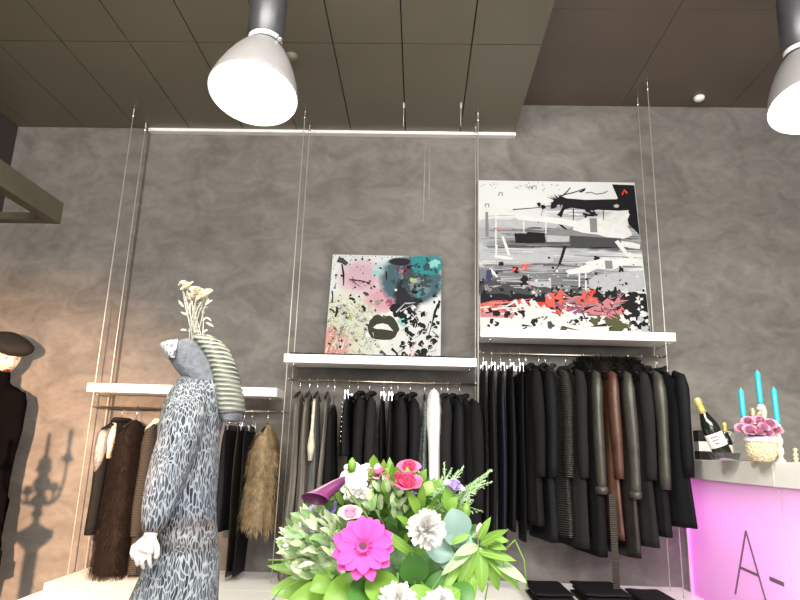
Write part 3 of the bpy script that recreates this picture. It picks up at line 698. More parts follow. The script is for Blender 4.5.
# large abstract painting
rnd = random.Random(9)
def p2(x, y):
    t = (y - 68) / 500; xl = 60 + 8 * t; xr = 597 + 53 * t
    return ((x - xl) / (xr - xl), 1 - t)
S = []
def band(y0, y1, col, x0=60, x1=650, n=18, jit=5):
    top = [(x0 + (x1 - x0) * i / n, y0 + rnd.uniform(-jit, jit)) for i in range(n + 1)]; bot = [(x0 + (x1 - x0) * i / n, y1 + rnd.uniform(-jit, jit)) for i in range(n + 1)]
    S.append((col, [p2(*p) for p in top + bot[::-1]]))
for k in range(330):    # dry horizontal brush drags over the middle
    y_ = rnd.uniform(165, 440); x_ = rnd.uniform(60, 560); l = rnd.uniform(30, 190)
    if y_ < 215: c = rnd.choice(['white', 'lgrey', 'white'])
    elif y_ < 250: c = rnd.choice(['grey', 'dgrey', 'lgrey'])
    elif y_ < 300: c = rnd.choice(['grey', 'dgrey', 'grey', 'black'])
    elif y_ < 350: c = rnd.choice(['lgrey', 'white', 'grey', 'lgrey'])
    else: c = rnd.choice(['grey', 'dgrey', 'lgrey', 'grey'])
    S.append((c, stroke([p2(x_, y_), p2(min(640, x_ + l / 2), y_ + rnd.uniform(-3, 3)), p2(min(645, x_ + l), y_ + rnd.uniform(-4, 4))], rnd.uniform(.002, .009), .002, rnd, .5)))
band(232, 268, 'grey', 300, 560); band(205, 232, 'lgrey', 70, 330); band(318, 345, 'lgrey', 64, 320, jit=3)
def poly(col, pts): S.append((col, [p2(*p) for p in pts]))
# black block top right with corner triangle
poly('black', [(520, 76), (597, 78), (618, 250), (600, 235), (578, 215), (570, 190), (578, 165), (540, 168), (470, 165), (455, 170), (420, 165), (380, 160), (355, 168), (350, 150), (320, 150), (318, 138), (345, 120), (365, 128), (430, 132), (535, 128), (540, 125)])
for a_ in range(26):
    t = rnd.uniform(0, 2 * PI); l = rnd.uniform(15, 60)
    poly('black', [(345 - 4 * math.sin(t), 140 + 4 * math.cos(t)), (345 + l * math.cos(t), 140 + l * .6 * math.sin(t)), (345 + 4 * math.sin(t), 140 - 4 * math.cos(t))])
for (x0, y0, x1, y1, w) in ((180, 170, 330, 152, .006), (268, 215, 290, 150, .004), (340, 120, 430, 92, .008), (350, 120, 378, 90, .008), (410, 105, 428, 95, .014), (340, 190, 355, 160, .03), (388, 165, 388, 210, .008), (388, 212, 405, 213, .01), (490, 155, 492, 205, .005), (430, 165, 470, 185, .02), (360, 290, 340, 350, .018), (340, 350, 320, 375, .006), (550, 360, 585, 405, .010), (420, 180, 460, 186, .016), (500, 410, 535, 425, .014), (335, 210, 365, 235, .014)):
    S.append(('black', stroke([p2(x0, y0), p2((x0 + x1) / 2, (y0 + y1) / 2 + 2), p2(x1, y1)], w, w * .7, rnd, .2)))
for (x_, y_, r) in ((320, 155, .022), (270, 150, .014), (285, 160, .016), (455, 180, .016), (468, 332, .02), (305, 330, .008), (550, 362, .012), (140, 352, .016), (190, 370, .022), (430, 190, .008), (400, 225, .008), (505, 240, .009)): S.append(('black', blob(rnd, *p2(x_, y_), r, .3)))
# white masses
poly('white', [(395, 210), (430, 195), (480, 200), (530, 205), (540, 175), (570, 165), (580, 180), (570, 205), (575, 225), (590, 250), (560, 262), (500, 258), (470, 250), (420, 245), (385, 235)])
poly('grey', [(443, 195), (468, 195), (470, 243), (446, 243)])
poly('white', [(240, 185), (300, 192), (400, 205), (390, 225), (300, 212), (200, 205), (180, 192)])
poly('black', [(185, 250), (225, 255), (230, 245), (290, 248), (292, 280), (225, 284), (190, 282)]); poly('dgrey', [(375, 255), (550, 262), (545, 290), (380, 295)])
poly('black', [(195, 262), (240, 265), (235, 278), (200, 276)]); poly('lgrey', [(295, 255), (375, 258), (373, 276), (297, 278)])
for (x0, y0, x1, y1, w, c) in ((122, 185, 122, 300, .010, 'white'), (218, 210, 218, 248, .010, 'white'), (294, 212, 294, 250, .010, 'white'), (145, 262, 168, 325, .018, 'white'), (125, 290, 122, 330, .012, 'white'), (118, 328, 180, 335, .02, 'white'), (408, 370, 408, 440, .012, 'white'), (430, 368, 430, 440, .012, 'white'), (535, 270, 575, 320, .03, 'white'), (550, 278, 615, 288, .04, 'white'), (575, 310, 590, 330, .03, 'white'), (430, 345, 510, 330, .02, 'white'), (100, 370, 128, 395, .018, 'white'), (90, 180, 92, 265, .02, 'grey')):
    S.append((c, stroke([p2(x0, y0), p2((x0 + x1) / 2, (y0 + y1) / 2), p2(x1, y1)], w, w * .8, rnd, .2)))
poly('white', [(360, 370), (400, 362), (430, 350), (500, 335), (560, 325), (615, 330), (620, 345), (560, 350), (520, 365), (470, 362), (440, 375), (400, 380), (370, 382)])
poly('grey', [(495, 335), (520, 335), (522, 362), (497, 362)])
poly('lgrey', [(460, 385), (560, 370), (625, 365), (632, 430), (560, 430), (500, 436), (445, 440), (440, 400)])
poly('lgrey', [(545, 150), (535, 145), (525, 150), (528, 157), (540, 158)])
poly('navy', [(90, 375), (105, 370), (112, 400), (98, 412), (88, 400)])
# small handwriting-like marks
for (x_, y_, s_) in ((132, 112, 12), (235, 90, 9), (248, 86, 12), (85, 152, 12)):
    for pts in ([(x_, y_), (x_ + s_, y_)], [(x_ + s_, y_), (x_ + s_, y_ + s_)], [(x_, y_), (x_, y_ + s_)]): S.append(('dgrey', stroke([p2(*p) for p in pts], .004)))
for k in range(30): S.append(('grey', blob(rnd, *p2(rnd.choice([90, 200, 260, 300]) + rnd.uniform(-20, 40), rnd.uniform(72, 102)), .004, .4, 6)))
S.append(('dgrey', stroke([p2(430, 108), p2(450, 105), p2(465, 112), p2(490, 108), p2(505, 100)], .005)))
poly('red', [(552, 110), (562, 92), (574, 105), (570, 110), (562, 100), (556, 116)])
for (x_, y_) in ((125, 235), (140, 238)): S.append(('pink', stroke([p2(x_ - 8, y_), p2(x_ + 8, y_ + 3)], .01)))
poly('pink', [(225, 415), (265, 405), (290, 410), (280, 425), (235, 428)]); poly('lgrey', [(235, 410), (312, 405), (312, 430), (250, 432)])
for _ in range(10): S.append(('coral', blob(rnd, *p2(rnd.uniform(175, 240), rnd.uniform(355, 385)), rnd.uniform(.004, .012), .5, 8)))
# dark band, reds, white spatter bottom
band(436, 500, 'black', 64, 644, 26, 10); band(425, 445, 'dgrey', 64, 420, 14, 8)
band(490, 568, 'white', 66, 648, 26, 12)
poly('coral', [(66, 480), (110, 470), (145, 468), (150, 485), (110, 495), (70, 510)]); poly('pink', [(66, 508), (130, 498), (190, 510), (180, 522), (70, 522)])
poly('red', [(180, 465), (240, 470), (310, 472), (300, 488), (240, 484), (190, 480)])
for _ in range(46): S.append((rnd.choice(['black', 'dgrey', 'black', 'grey']), blob(rnd, *p2(rnd.uniform(66, 560), rnd.gauss(440, 16)), rnd.uniform(.006, .026), .8, 12)))
for (x_, y_, r, c) in ((330, 460, .042, 'coral'), (345, 480, .05, 'coral'), (385, 470, .045, 'pink'), (430, 468, .05, 'coral'), (420, 490, .04, 'pink'), (470, 480, .045, 'pink'), (530, 480, .06, 'pink'), (395, 490, .035, 'mauve'), (520, 490, .05, 'pink'), (450, 435, .022, 'red'), (445, 455, .03, 'coral'), (555, 455, .02, 'red')):
    S.append((c, blob(rnd, *p2(x_, y_), r, .75, 11)))
for _ in range(24): S.append((rnd.choice(['coral', 'red', 'pink', 'black', 'white']), stroke([p2(rnd.uniform(66, 200), (yy := rnd.uniform(468, 510))), p2(rnd.uniform(120, 260), yy - rnd.uniform(0, 15))], .010, .002)))
for _ in range(60):
    x_, y_ = rnd.uniform(70, 640), rnd.uniform(500, 562)
    S.append((rnd.choice(['black', 'black', 'dgrey', 'olive'] if x_ > 280 else ['black']), blob(rnd, *p2(x_, y_), rnd.choice([.005, .008, .013, .018]), .6, 8)))
for _ in range(30):
    x_, y_ = rnd.uniform(180, 640), rnd.uniform(470, 550); a = rnd.uniform(0, PI); l = rnd.uniform(20, 60)
    S.append((rnd.choice(['black', 'white', 'black']), stroke([p2(x_, y_), p2(min(x_ + l * math.cos(a), 640), y_ + l * .6 * math.sin(a))], rnd.uniform(.008, .02), .003)))
for _ in range(26): S.append(('olive', blob(rnd, *p2(rnd.gauss(525, 28), rnd.gauss(532, 11)), rnd.uniform(.010, .028), .7, 9)))
poly('black', [(548, 440), (640, 438), (648, 566), (600, 540), (560, 515), (545, 480)])
for _ in range(26):
    x_ = rnd.uniform(560, 645); y_ = rnd.uniform(420, 562); S.append((rnd.choice(['white', 'white', 'lgrey']), blob(rnd, *p2(x_, y_), rnd.uniform(.006, .022), .6, 8)))
for _ in range(60):
    x_, y_ = rnd.uniform(300, 560), rnd.uniform(450, 505); a = rnd.uniform(-.9, .9); l = rnd.uniform(10, 45)
    S.append((rnd.choice(['black', 'black', 'coral', 'grey', 'mauve', 'pink']), stroke([p2(x_, y_), p2(x_ + l * math.cos(a), y_ + l * math.sin(a))], rnd.uniform(.006, .022), .002, rnd, .4)))
for _ in range(80): S.append((rnd.choice(['white', 'black', 'lgrey']), blob(rnd, *p2(rnd.uniform(70, 630), rnd.uniform(340, 470)), rnd.choice([.004, .006, .009]), .3, 7)))
for _ in range(14):
    x_ = rnd.uniform(160, 290); S.append(('white', stroke([p2(x_, rnd.uniform(460, 500)), p2(x_ + rnd.uniform(15, 50), rnd.uniform(480, 530))], .018, .004, rnd, .4)))
bm2 = paint_base('abstract_wash', [(.5, .62, .9, .10, (.42, .44, .47), 1.2, .5), (.6, .56, .5, .05, (.13, .13, .14), 1.4, .4), (.35, .50, .5, .05, (.50, .53, .57), 1.2, .4), (.35, .36, .5, .08, (.20, .21, .235), 1.4, .4), (.6, .42, .3, .05, (.42, .44, .47), 1.2, .4), (.2, .28, .3, .06, (.07, .07, .08), 1.2, .3), (.62, .80, .2, .06, (.40, .42, .47), 1.0, .5)], (.78, .80, .80))
zt2 = 1.893
tl = at(481, 180, 4.045); tr = at(637, 183, 4.045); br_ = at(650, 330, 3.93); bl_ = at(481, 332, 3.93)
canvas('abstract_painting', 'large square abstract painting in black, grey, white and red on the right shelf', [(.377, 3.925, zt2), (1.452, 3.925, zt2), (1.452, 4.045, (tl.z + tr.z) / 2), (.377, 4.045, (tl.z + tr.z) / 2)], S, bm2, None)

# ------------------------------------------------------------------ pendant lamps
lampglow = mat('lamp_glass', (1, 1, 1), .5, emit=(1.0, 0.93, 0.70), estr=9.0)
shade_m = mat('pendant_shade', (0.30, 0.29, 0.295), 0.4, 0.0, var=0.03)
house_m = mat('pendant_housing', (0.09, 0.09, 0.10), 0.4, 0.5)
def pendant(px, py, zc, R0, tilt, zceil, label, estr=1):
    w = ray(px, py); w = w / w[1]
    # distance along the optical axis
    c = Vector((w[0], w[1], w[2])); fw = Vector((cx_[2], cy_[2], cz_[2]))
    k = zc / c.dot(fw); c = c * k; c.z += H
    ax = Vector((math.sin(tilt), 0.24, math.cos(tilt))).normalized()
    root = thing('pendant_lamp', label, 'pendant lamp', c, 'factory pendant lamps')
    s = R0 / 0.21
    inner_m = M['white']
    MB().lathe(c, [(R0, 0), (R0 * 1.01, .006 * s), (R0 * .985, .03 * s), (R0 * .93, .08 * s), (R0 * .82, .15 * s), (R0 * .68, .22 * s), (R0 * .54, .275 * s), (R0 * .43, .305 * s), (R0 * .41, .315 * s)], 56, axis=ax, cap0=False, cap1=True).build('lamp_shade', shade_m, root)
    MB().lathe(c, [(R0, 0), (R0 * .965, .004), (R0 * .95, .03 * s), (R0 * .90, .08 * s), (R0 * .79, .15 * s), (R0 * .5, .27 * s)], 56, axis=ax, cap0=False, cap1=False).build('reflector', inner_m, root)
    MB().lathe(c, [(.001, .014 * s), (R0 * .5, .013 * s), (R0 * .85, .018 * s), (R0 * .93, .022 * s), (R0 * .90, .032 * s), (.001, .03 * s)], 56, axis=ax).build('diffuser', lampglow, root)
    hz = Vector((.012, 0, 1)).normalized(); hc = c + ax * .30 * s - hz * .30 * s
    MB().lathe(hc, [(R0 * .30, .29 * s), (R0 * .41, .315 * s), (R0 * .41, .33 * s), (R0 * .34, .345 * s), (R0 * .34, .36 * s), (R0 * .43, .375 * s), (R0 * .43, .66 * s), (R0 * .40, .69 * s), (R0 * .1, .70 * s)], 36, axis=hz).build('housing', house_m, root)
    t = hc + hz * .33 * s
    q = MB(); q.ball(t + Vector((R0 * .40, -R0 * .22, .0)), .016, 12); q.build('hinge_screw', M['chrome'], root)
    MB().lathe(hc, [(R0 * .36, .340 * s), (R0 * .395, .345 * s), (R0 * .395, .362 * s), (R0 * .36, .367 * s)], 36, axis=hz).build('collar_ring', M['white'], root)
    top = hc + hz * .70 * s
    if zceil > top.z: MB().tube([top, (top.x, top.y, zceil)], .008, 8).build('stem', house_m, root)
    L = bpy.data.lights.new('lamp_light', 'SPOT'); L.energy = 60 * estr; L.color = (1, .93, .78); L.spot_size = math.radians(130); L.spot_blend = .6; L.shadow_soft_size = .12
    lo = bpy.data.objects.new('lamp_light', L); COL.objects.link(lo); lo.location = c - ax * .03; lo.rotation_euler = (0, tilt, 0)
    return c
pc = pendant(253, 95, 2.75, 0.195, math.radians(2.5), ZC, 'glowing white bell pendant lamp above the left shelf')
pc2 = pendant(816, 105, 2.85, 0.195, math.radians(2.5), ZH, 'white bell pendant lamp cut off by the right edge')
# ceiling detectors
for (px, py, zc_, lab) in ((699, 97, ZH, 'small white round detector on the raised dark ceiling'), (292, 55, ZC, 'faint round detector on the ceiling beside the glowing lamp')):
    c = atz(px, py, zc_)
    q = MB().lathe((c.x, c.y, zc_), [(.034, 0), (.036, -.006), (.034, -.018), (.022, -.028), (.002, -.031)], 24)
    tag(q.build('ceiling_detector', M['white'] if px > 500 else M['ceil'], org=(c.x, c.y, zc_)), lab, 'detector')
for (px, lab) in ((404, 'short thin line hanging from the ceiling, left of the pair'), (461, 'short thin line hanging from the ceiling, right of the pair')):
    c = atz(px, 103, ZC)
    q = MB().tube([(c.x, c.y, ZC), (c.x, c.y, ZC - .17)], .0022, 6).lathe((c.x, c.y, ZC), [(.007, 0), (.007, -.03), (.003, -.04)], 10)
    tag(q.build('ceiling_line', M['steel'], org=(c.x, c.y, ZC)), lab, 'wire', 'thin lines under the ceiling')  # thin tube with a small cap under the ceiling
for px, y0, y1, lab in ((425, 145, 222, 'thin longer reflection running down the plaster above the lips painting'), (430, 147, 200, 'thin shorter reflection running down the plaster above the lips painting')):
    A, B = at(px, y0, WY - .004), at(px, y1, WY - .004)
    tag(MB().tube([(A.x, A.y, A.z), (A.x, A.y, B.z)], .0018, 6).build('wall_reflection', M['steel']), lab, 'wire', 'reflections on the plaster')  # thin tubes modelling two reflected lines on the wall

# ------------------------------------------------------------------ central mannequin in grey knit dress
DY = 2.40
def D(px, py, dy=0.0): return at(px, py, DY + dy)
base = D(185, 500); base.z = 0
man = thing('mannequin', 'headless white mannequin in a slate and white open knit dress, with ribbed cowl', 'mannequin', (base.x, DY, 0))
def ringsec(px0, px1, py, dep, dy=0.0, N=36, wob=0.0, ph=0.0, k=3):
    a, b = D(px0, py, dy), D(px1, py, dy); c = (a + b) / 2; w = (b.x - a.x) / 2
    return [(c.x + w * math.cos(t) * (1 + wob * math.sin(k * t + ph)), c.y + dep * math.sin(t) * (1 + wob * math.sin(k * t + ph)), c.z) for t in [2 * PI * j / N for j in range(N)]]
# dress torso & skirt
mb = MB()
secs = [(192, 219, 371, .055), (180, 226, 379, .085), (172, 228, 391, .11), (165, 226, 406, .125), (160, 221, 425, .13), (160, 217, 445, .13), (167, 217, 470, .128), (165, 214, 500, .130), (160, 215, 525, .137), (154, 218, 548, .146), (143, 218, 575, .155), (132, 216, 600, .16), (122, 216, 630, .17), (112, 216, 665, .175), (106, 216, 700, .18)]
mb.rings([ringsec(a, b, y, d, wob=.018 if y > 500 else .006, ph=y * .05, k=6) for a, b, y, d in secs][::-1])
# near sleeve, full and soft at the top, narrowing to the wrist
arm = [(193, 392, -.07, .066), (184, 415, -.11, .076), (179, 440, -.14, .074), (171, 462, -.16, .070), (164, 485, -.18, .064), (158, 507, -.20, .055), (154, 522, -.215, .043), (151, 533, -.222, .034)]
mb.tube([D(a, b, c) for a, b, c, r in arm], [r for *_, r in arm], 20)
arm2 = [(196, 392, .07, .055), (188, 430, .11, .055), (181, 470, .13, .05), (176, 510, .13, .04), (173, 530, .13, .03)]
mb.tube([D(a, b, c) for a, b, c, r in arm2], [r for *_, r in arm2], 16)
dress = fuse(mb, 'knit_dress', M['dress'], .011, 5, parent=man)
dress['label'] = 'open knit dress in slate, white and brown zigzag yarn'
# body: neck, near forearm and hand, legs, all one surface
mb = MB()
mb.tube([D(205, 384), D(200, 366), D(196, 350)], [.06, .05, .048], 16)
mb.tube([D(200, 400), D(195, 430), D(190, 500), D(186, 560)], [.06, .08, .08, .09], 16)
mb.tube([D(200, 392, -.05), D(178, 455, -.14), D(166, 495, -.185), D(152, 532, -.222), D(149, 538, -.226)], [.05, .036, .030, .021, .022], 14)
leg0 = D(186, 560)
for s in (-1, 1):
    mb.tube([(leg0.x, DY + s * .045, leg0.z + .02), (leg0.x, DY + s * .06, .50), (leg0.x, DY + s * .07, .12), (leg0.x, DY + s * .07, .06)], [.065, .055, .035, .032], 12)
    mb.tube([(leg0.x + .04, DY + s * .07, .045), (leg0.x - .05, DY + s * .07, .035), (leg0.x - .15, DY + s * .07, .028)], [.03, .034, .02], 12)
# hand: palm and five bent fingers, knuckles towards the camera
W_ = D(150, 537, -.225)
K1 = D(143, 552, -.235)
mb.tube([W_, W_.lerp(K1, .4), W_.lerp(K1, .85), K1], [.022, .034, .038, .030], 14, flat=.55, up=(1, 0, .35))
fing = [((133, 547), (131.5, 553), (133, 559), .0075), ((137.5, 552), (136, 559), (137.5, 566), .0080), ((143, 554), (142, 562), (143.5, 569), .0082), ((149, 554), (149.5, 562), (151, 568), .0078)]
for i, (a_, b_, c_, r) in enumerate(fing):
    mb.tube([W_.lerp(D(*a_, -.235), .6), D(*a_, -.237), D(*b_, -.240), D(*c_, -.228)], [.011, r * 1.1, r, r * .75], 10)
mb.tube([D(153, 540, -.228), D(157, 547, -.245), D(157, 554, -.252), D(155.5, 559, -.25)], [.013, .0105, .0095, .007], 10)
body = fuse(mb, 'body', M['skin'], .0042, 2, parent=man)
MB().lathe((leg0.x, DY, 0), [(.17, 0), (.17, .01), (.16, .016), (.001, .016)], 40).build('base_plate', M['white'], man)
# cowl: folded ribbed collar
mb = MB(); rs = []
cs = [((189, 380), (224, 390), .080), ((182, 374), (224, 381), .090), ((175, 366), (221, 371), .090), ((171, 357), (214, 358), .084), ((166, 349), (208, 342), .078), ((166, 347.5), (207, 338), .072), ((171, 353), (205, 344), .062)]
for (l, r, d) in cs:
    a, b = D(*l), D(*r); c = (a + b) / 2; hx = (b - a) / 2
    rs.append([(c.x + hx.x * math.cos(t), c.y + d * math.sin(t), c.z + hx.z * math.cos(t) + .003 * math.sin(8 * t)) for t in [2 * PI * j / 40 for j in range(40)]])
cw = MB().rings(rs, cap0=False, cap1=False).build('cowl', M['slate'], man, solid=.010, sub=1); cw['label'] = 'slate knitted cowl folded at the neck'
# white lace edging along the left of the opening
q = MB(); a = D(163.5, 347.5)
rs = []
lc = [((164, 346), (211, 341), .084), ((168, 352), (206, 349), .090), ((173, 361), (197, 361), .084)]
for (l, r, d) in lc:
    a, b = D(*l), D(*r); c = (a + b) / 2; hx = (b - a) / 2
    rs.append([(c.x + hx.x * math.cos(t) * 1.05 - .004, c.y + d * math.sin(t) * 1.1, c.z + hx.z * math.cos(t)) for t in [PI * .5 + PI * 1.0 * j / 20 for j in range(21)]])
q = MB(); o = 0
for r in rs: q.v += [Vector(p) for p in r]
for i in range(2):
    for j in range(20): q.f.append((i * 21 + j, i * 21 + j + 1, (i + 1) * 21 + j + 1, (i + 1) * 21 + j)); q.m.append(0)
le = q.build('lace_edging', M['laceedge'], man, solid=.006); le['label'] = 'white lace edging on the cowl'
# ribbed drape over the back shoulder
def drape(path, mname, part, lab, wy):
    q = MB(); rs = []
    P3 = [(D(a, b), r) for a, b, r in path]
    n = len(P3); fine = []
    for i in range(n - 1):
        for k in range(9):
            t = k / 9; fine.append((P3[i][0].lerp(P3[i + 1][0], t), P3[i][1] * (1 - t) + P3[i + 1][1] * t))
    fine.append(P3[-1])
    for i, (p, r) in enumerate(fine):
        d = (fine[min(i + 1, len(fine) - 1)][0] - fine[max(i - 1, 0)][0]).normalized(); nn = Vector((-d.z, 0, d.x))
        rr = r * (1 + .10 * math.sin(i * PI / 1.5))
        rs.append([p + nn * rr * math.cos(t) + Vector((0, wy * math.sin(t), 0)) * (1 + .04 * math.sin(i * PI / 1.5)) for t in [2 * PI * j / 24 for j in range(24)]])
    ob = q.rings(rs).build(part, M[mname], man); ob['label'] = lab; return ob
drape([(201, 340, .018), (209, 344, .034), (217, 353, .042), (223, 366, .042), (227, 381, .044), (230, 396, .046), (232, 409, .046), (232, 413, .040)], 'ribscarf', 'ribbed_drape', 'pale sage ribbed knit drape over the shoulder', .085)
drape([(231, 411, .036), (232, 416, .036), (232, 421, .028)], 'slate', 'drape_end', 'dark slate end of the drape', .07)

# dried roses standing in the neck opening
N0 = D(192, 345)
fl = thing('dried_roses', 'bunch of dried cream roses standing in the neck of the grey mannequin', 'dried flowers', (N0.x, N0.y, N0.z - .02))
rnd = random.Random(4)
heads = [(187, 286, .021), (197, 291, .022), (205, 295, .022), (192, 297, .024), (182, 283, .013), (201, 298, .018), (208, 291, .013)]
M['dried'] = mat('dried_petals', (.62, .55, .42), .8, var=.25, vscale=40)
M['driedstem'] = mat('dried_stems', (.50, .50, .42), .8, var=.2)
M['driedleaf'] = mat('dried_leaves', (.30, .24, .12), .8, var=.2)
def rose(mb, c, ax, r, rnd, mi=0, layers=((3, .35, .1), (4, .6, .28), (5, .85, .5), (6, 1.0, .8))):
    ax = Vector(ax).normalized(); a0 = ax.orthogonal().normalized(); b0 = ax.cross(a0); c = Vector(c)
    for n, rr, op in layers:
        off = rnd.uniform(0, 6)
        for k in range(n):
            t = off + 2 * PI * k / n; out = a0 * math.cos(t) + b0 * math.sin(t)
            d = (ax * (1 - op * .55) + out * op * .75).normalized()
            mb.leaf(c - ax * r * .55 + out * r * rr * .35, d, -out, r * (1.35 - .15 * op), r * (1.5 + op * .5), bend=-.25 if op < .6 else .25, segs=5, mi=mi, cup=.28 if op < .6 else .15, wide=.6, tip=.35)
for i, (px, py, r) in enumerate(heads):
    h = D(px, py, rnd.uniform(-.03, .03)); q = MB()
    rose(q, h, (rnd.uniform(-.5, .5), -.5, .6), r, rnd)
    q.build('rose_head', M['dried'], fl)
q = MB()
for i in range(16):
    hx = heads[i % 7]; h = D(hx[0], hx[1] + 4, rnd.uniform(-.03, .03)); b_ = D(rnd.uniform(187, 204), 350, rnd.uniform(-.02, .02)); m_ = D(rnd.uniform(184, 209), 316, rnd.uniform(-.04, .04))
    pts = [b_.lerp(m_, t).lerp(m_.lerp(h, t), t) for t in [k / 8 for k in range(9)]]
    q.tube(pts, .0020, 5)
q.build('stem', M['driedstem'], fl)
q = MB()
for i in range(30):
    c = D(rnd.uniform(183, 208), rnd.uniform(298, 335), rnd.uniform(-.03, .03)); q.leaf(c, (rnd.uniform(-1, 1), rnd.uniform(-1, 1), rnd.uniform(-.3, 1)), (0, -1, .3), .035, .010, .4, 4)
q.build('leaf', M['driedstem'], fl)

# ------------------------------------------------------------------ left mannequin with beret
LY = 3.45
HC = at(5, 355.5, LY)
lm = thing('mannequin', 'mannequin with a charcoal beret and sheer black top at the left edge', 'mannequin', (HC.x - .03, LY, 0))
def head(c, yaw, pitch, s=1.0):
    q = MB(); NU, NV = 72, 56; R_h = Matrix.Rotation(yaw, 3, 'Z') @ Matrix.Rotation(pitch, 3, 'X')
    pts = []
    for i in range(NV + 1):
        th = PI * i / NV; row = []
        for j in range(NU):
            ph = 2 * PI * j / NU
            x = math.sin(th) * math.sin(ph); y = -math.sin(th) * math.cos(ph); z = math.cos(th)   # face towards -y
            zz = z * .118; wd_ = .076 * (1 - .22 * max(0, -z) ** 1.4); dp = .096
            X = x * wd_; Y = y * dp * (1 - .10 * max(0, -z)); 
            if y > 0: Y *= 1.05 * (1 - .25 * max(0, -z))
            fr = max(0, -y)
            def g(a, b, c_, d): return math.exp(-((X - a) / b) ** 2 - ((zz - c_) / d) ** 2) * fr
            nose = g(0, .011, -.022, .017) * .026 + g(0, .009, .0, .02) * .012
            Y -= nose
            Y += (g(.030, .017, .012, .012) + g(-.030, .017, .012, .012)) * .011
            Y -= g(0, .045, .034, .012) * .005
            Y -= g(0, .022, -.056, .006) * .007 + g(0, .020, -.069, .006) * .008
            Y += g(0, .02, -.0625, .0022) * .004 + g(0, .02, -.083, .006) * .005
            Y -= g(0, .022, -.102, .014) * .012
            Y -= (g(.042, .02, -.02, .02) + g(-.042, .02, -.02, .02)) * .005
            row.append((X, Y, zz))
        pts.append(row)
    for row in pts:
        q.v += [Vector(c) + R_h @ (Vector(p) * s) for p in row]
    for i in range(NV):
        for j in range(NU):
            q.f.append((i * NU + j, i * NU + (j + 1) % NU, (i + 1) * NU + (j + 1) % NU, (i + 1) * NU + j))
            p = Vector(pts[i][j]); m_ = 0
            if p.y < -.05:
                if abs(p.x) < .023 * (1 - abs(p.z + .063) / .03) and -.075 < p.z < -.050: m_ = 1
                e = min(((p.x - .030) / .015) ** 2, ((p.x + .030) / .015) ** 2) + ((p.z - .010) / .0035) ** 2
                if e < 1: m_ = 2
                br = min(abs(p.x - .030), abs(p.x + .030))
                if br < .018 and abs(p.z - .032 + br * .12) < .0025: m_ = 2
            q.m.append(m_)
    return q, R_h
yaw = math.radians(60); pit = math.radians(22)
hq, RH = head(HC, yaw, pit)
# body (continuous): neck, torso, arms, legs
mb = MB()
NB = HC + Vector((-.015, .0, -.10)); sh_z = at(20, 390, LY).z
def Lp(px, py, dy=0): return at(px, py, LY + dy)
cxm = at(-4, 400, LY).x
mb.tube([HC + Vector((-.01, .0, -.04)), NB, (cxm, LY, sh_z + .02)], [.045, .045, .06], 16)
mb.rings([[(cxm + a * math.cos(t), LY + b * math.sin(t), z) for t in [2 * PI * j / 24 for j in range(24)]] for z, a, b in ((sh_z + .035, .05, .045), (sh_z + .012, .11, .06), (sh_z - .02, .15, .075), (sh_z - .1, .145, .095), (sh_z - .2, .14, .10), (sh_z - .36, .115, .085), (sh_z - .5, .14, .10), (sh_z - .6, .145, .10))])
armp = [Lp(17, 393), Lp(18, 403), Lp(14, 430), Lp(8, 455), Lp(3, 480, -.02), Lp(0, 510, -.04), Lp(-2, 535, -.05)]
mb.tube(armp, [.042, .046, .042, .036, .034, .028, .022], 16)
ha = Lp(-4, 552, -.055)
mb.tube([armp[-1], armp[-1].lerp(ha, .6), ha], [.022, .035, .028], 12, flat=.5)
for k in range(4):
    dx = (k - 1.5) * .018; mb.tube([ha + Vector((dx, 0, .01)), ha + Vector((dx * 1.1, -.004, -.045)), ha + Vector((dx * 1.1, .01, -.085 + abs(k - 1.3) * .008))], [.011, .0095, .007], 8)
mb.tube([armp[-1] + Vector((-.015, 0, -.02)), armp[-1] + Vector((-.045, -.01, -.06)), armp[-1] + Vector((-.05, -.01, -.10))], [.012, .011, .008], 8)
lx = 2 * cxm - armp[0].x
mb.tube([(lx, LY, sh_z - .03), (lx - .03, LY, sh_z - .30), (lx - .02, LY - .03, sh_z - .56)], [.044, .038, .024], 12)
for s in (-1, 1):
    mb.tube([(cxm + s * .075, LY, sh_z - .58), (cxm + s * .08, LY, .5), (cxm + s * .08, LY, .1)], [.085, .06, .036], 12)
    mb.tube([(cxm + s * .08, LY + .04, .045), (cxm + s * .085, LY - .06, .035), (cxm + s * .09, LY - .16, .026)], [.032, .034, .02], 10)
bd = fuse(mb, 'body', M['sheer'], .009, 4, parent=lm); bd['label'] = 'body dressed in sheer black'
hob = hq.build('head', [M['skinwarm'], M['lip'], M['eyedark']], lm)
q = MB(); rs = []
for t, r, oz in ((0, .098, .0), (.1, .106, -.004), (.25, .125, .012), (.4, .136, .032), (.6, .128, .058), (.8, .085, .078), (1, .003, .086)):
    rs.append([Vector(HC) + RH @ Vector((r * .92 * math.sin(a), .004 - r * math.cos(a) - .028 * (t if t < .6 else .6), .040 + oz + .006 * math.sin(3 * a) * (t * (1 - t)) * 3 + .018 * math.cos(a) * (-1) * .4)) for a in [2 * PI * j / 48 for j in range(48)]])
q.rings(rs).build('beret', M['beret'], lm, sub=1)
q = MB(); q.lathe(NB + Vector((0, 0, -.035)), [(.052, -.02), (.056, 0), (.054, .03), (.050, .045)], 24, cap0=False, cap1=False); q.build('turtleneck_collar', M['sheer'], lm, solid=.006)
MB().lathe((cxm, LY, 0), [(.19, 0), (.19, .008), (.001, .009)], 40).build('base_plate', M['chrome'], lm)

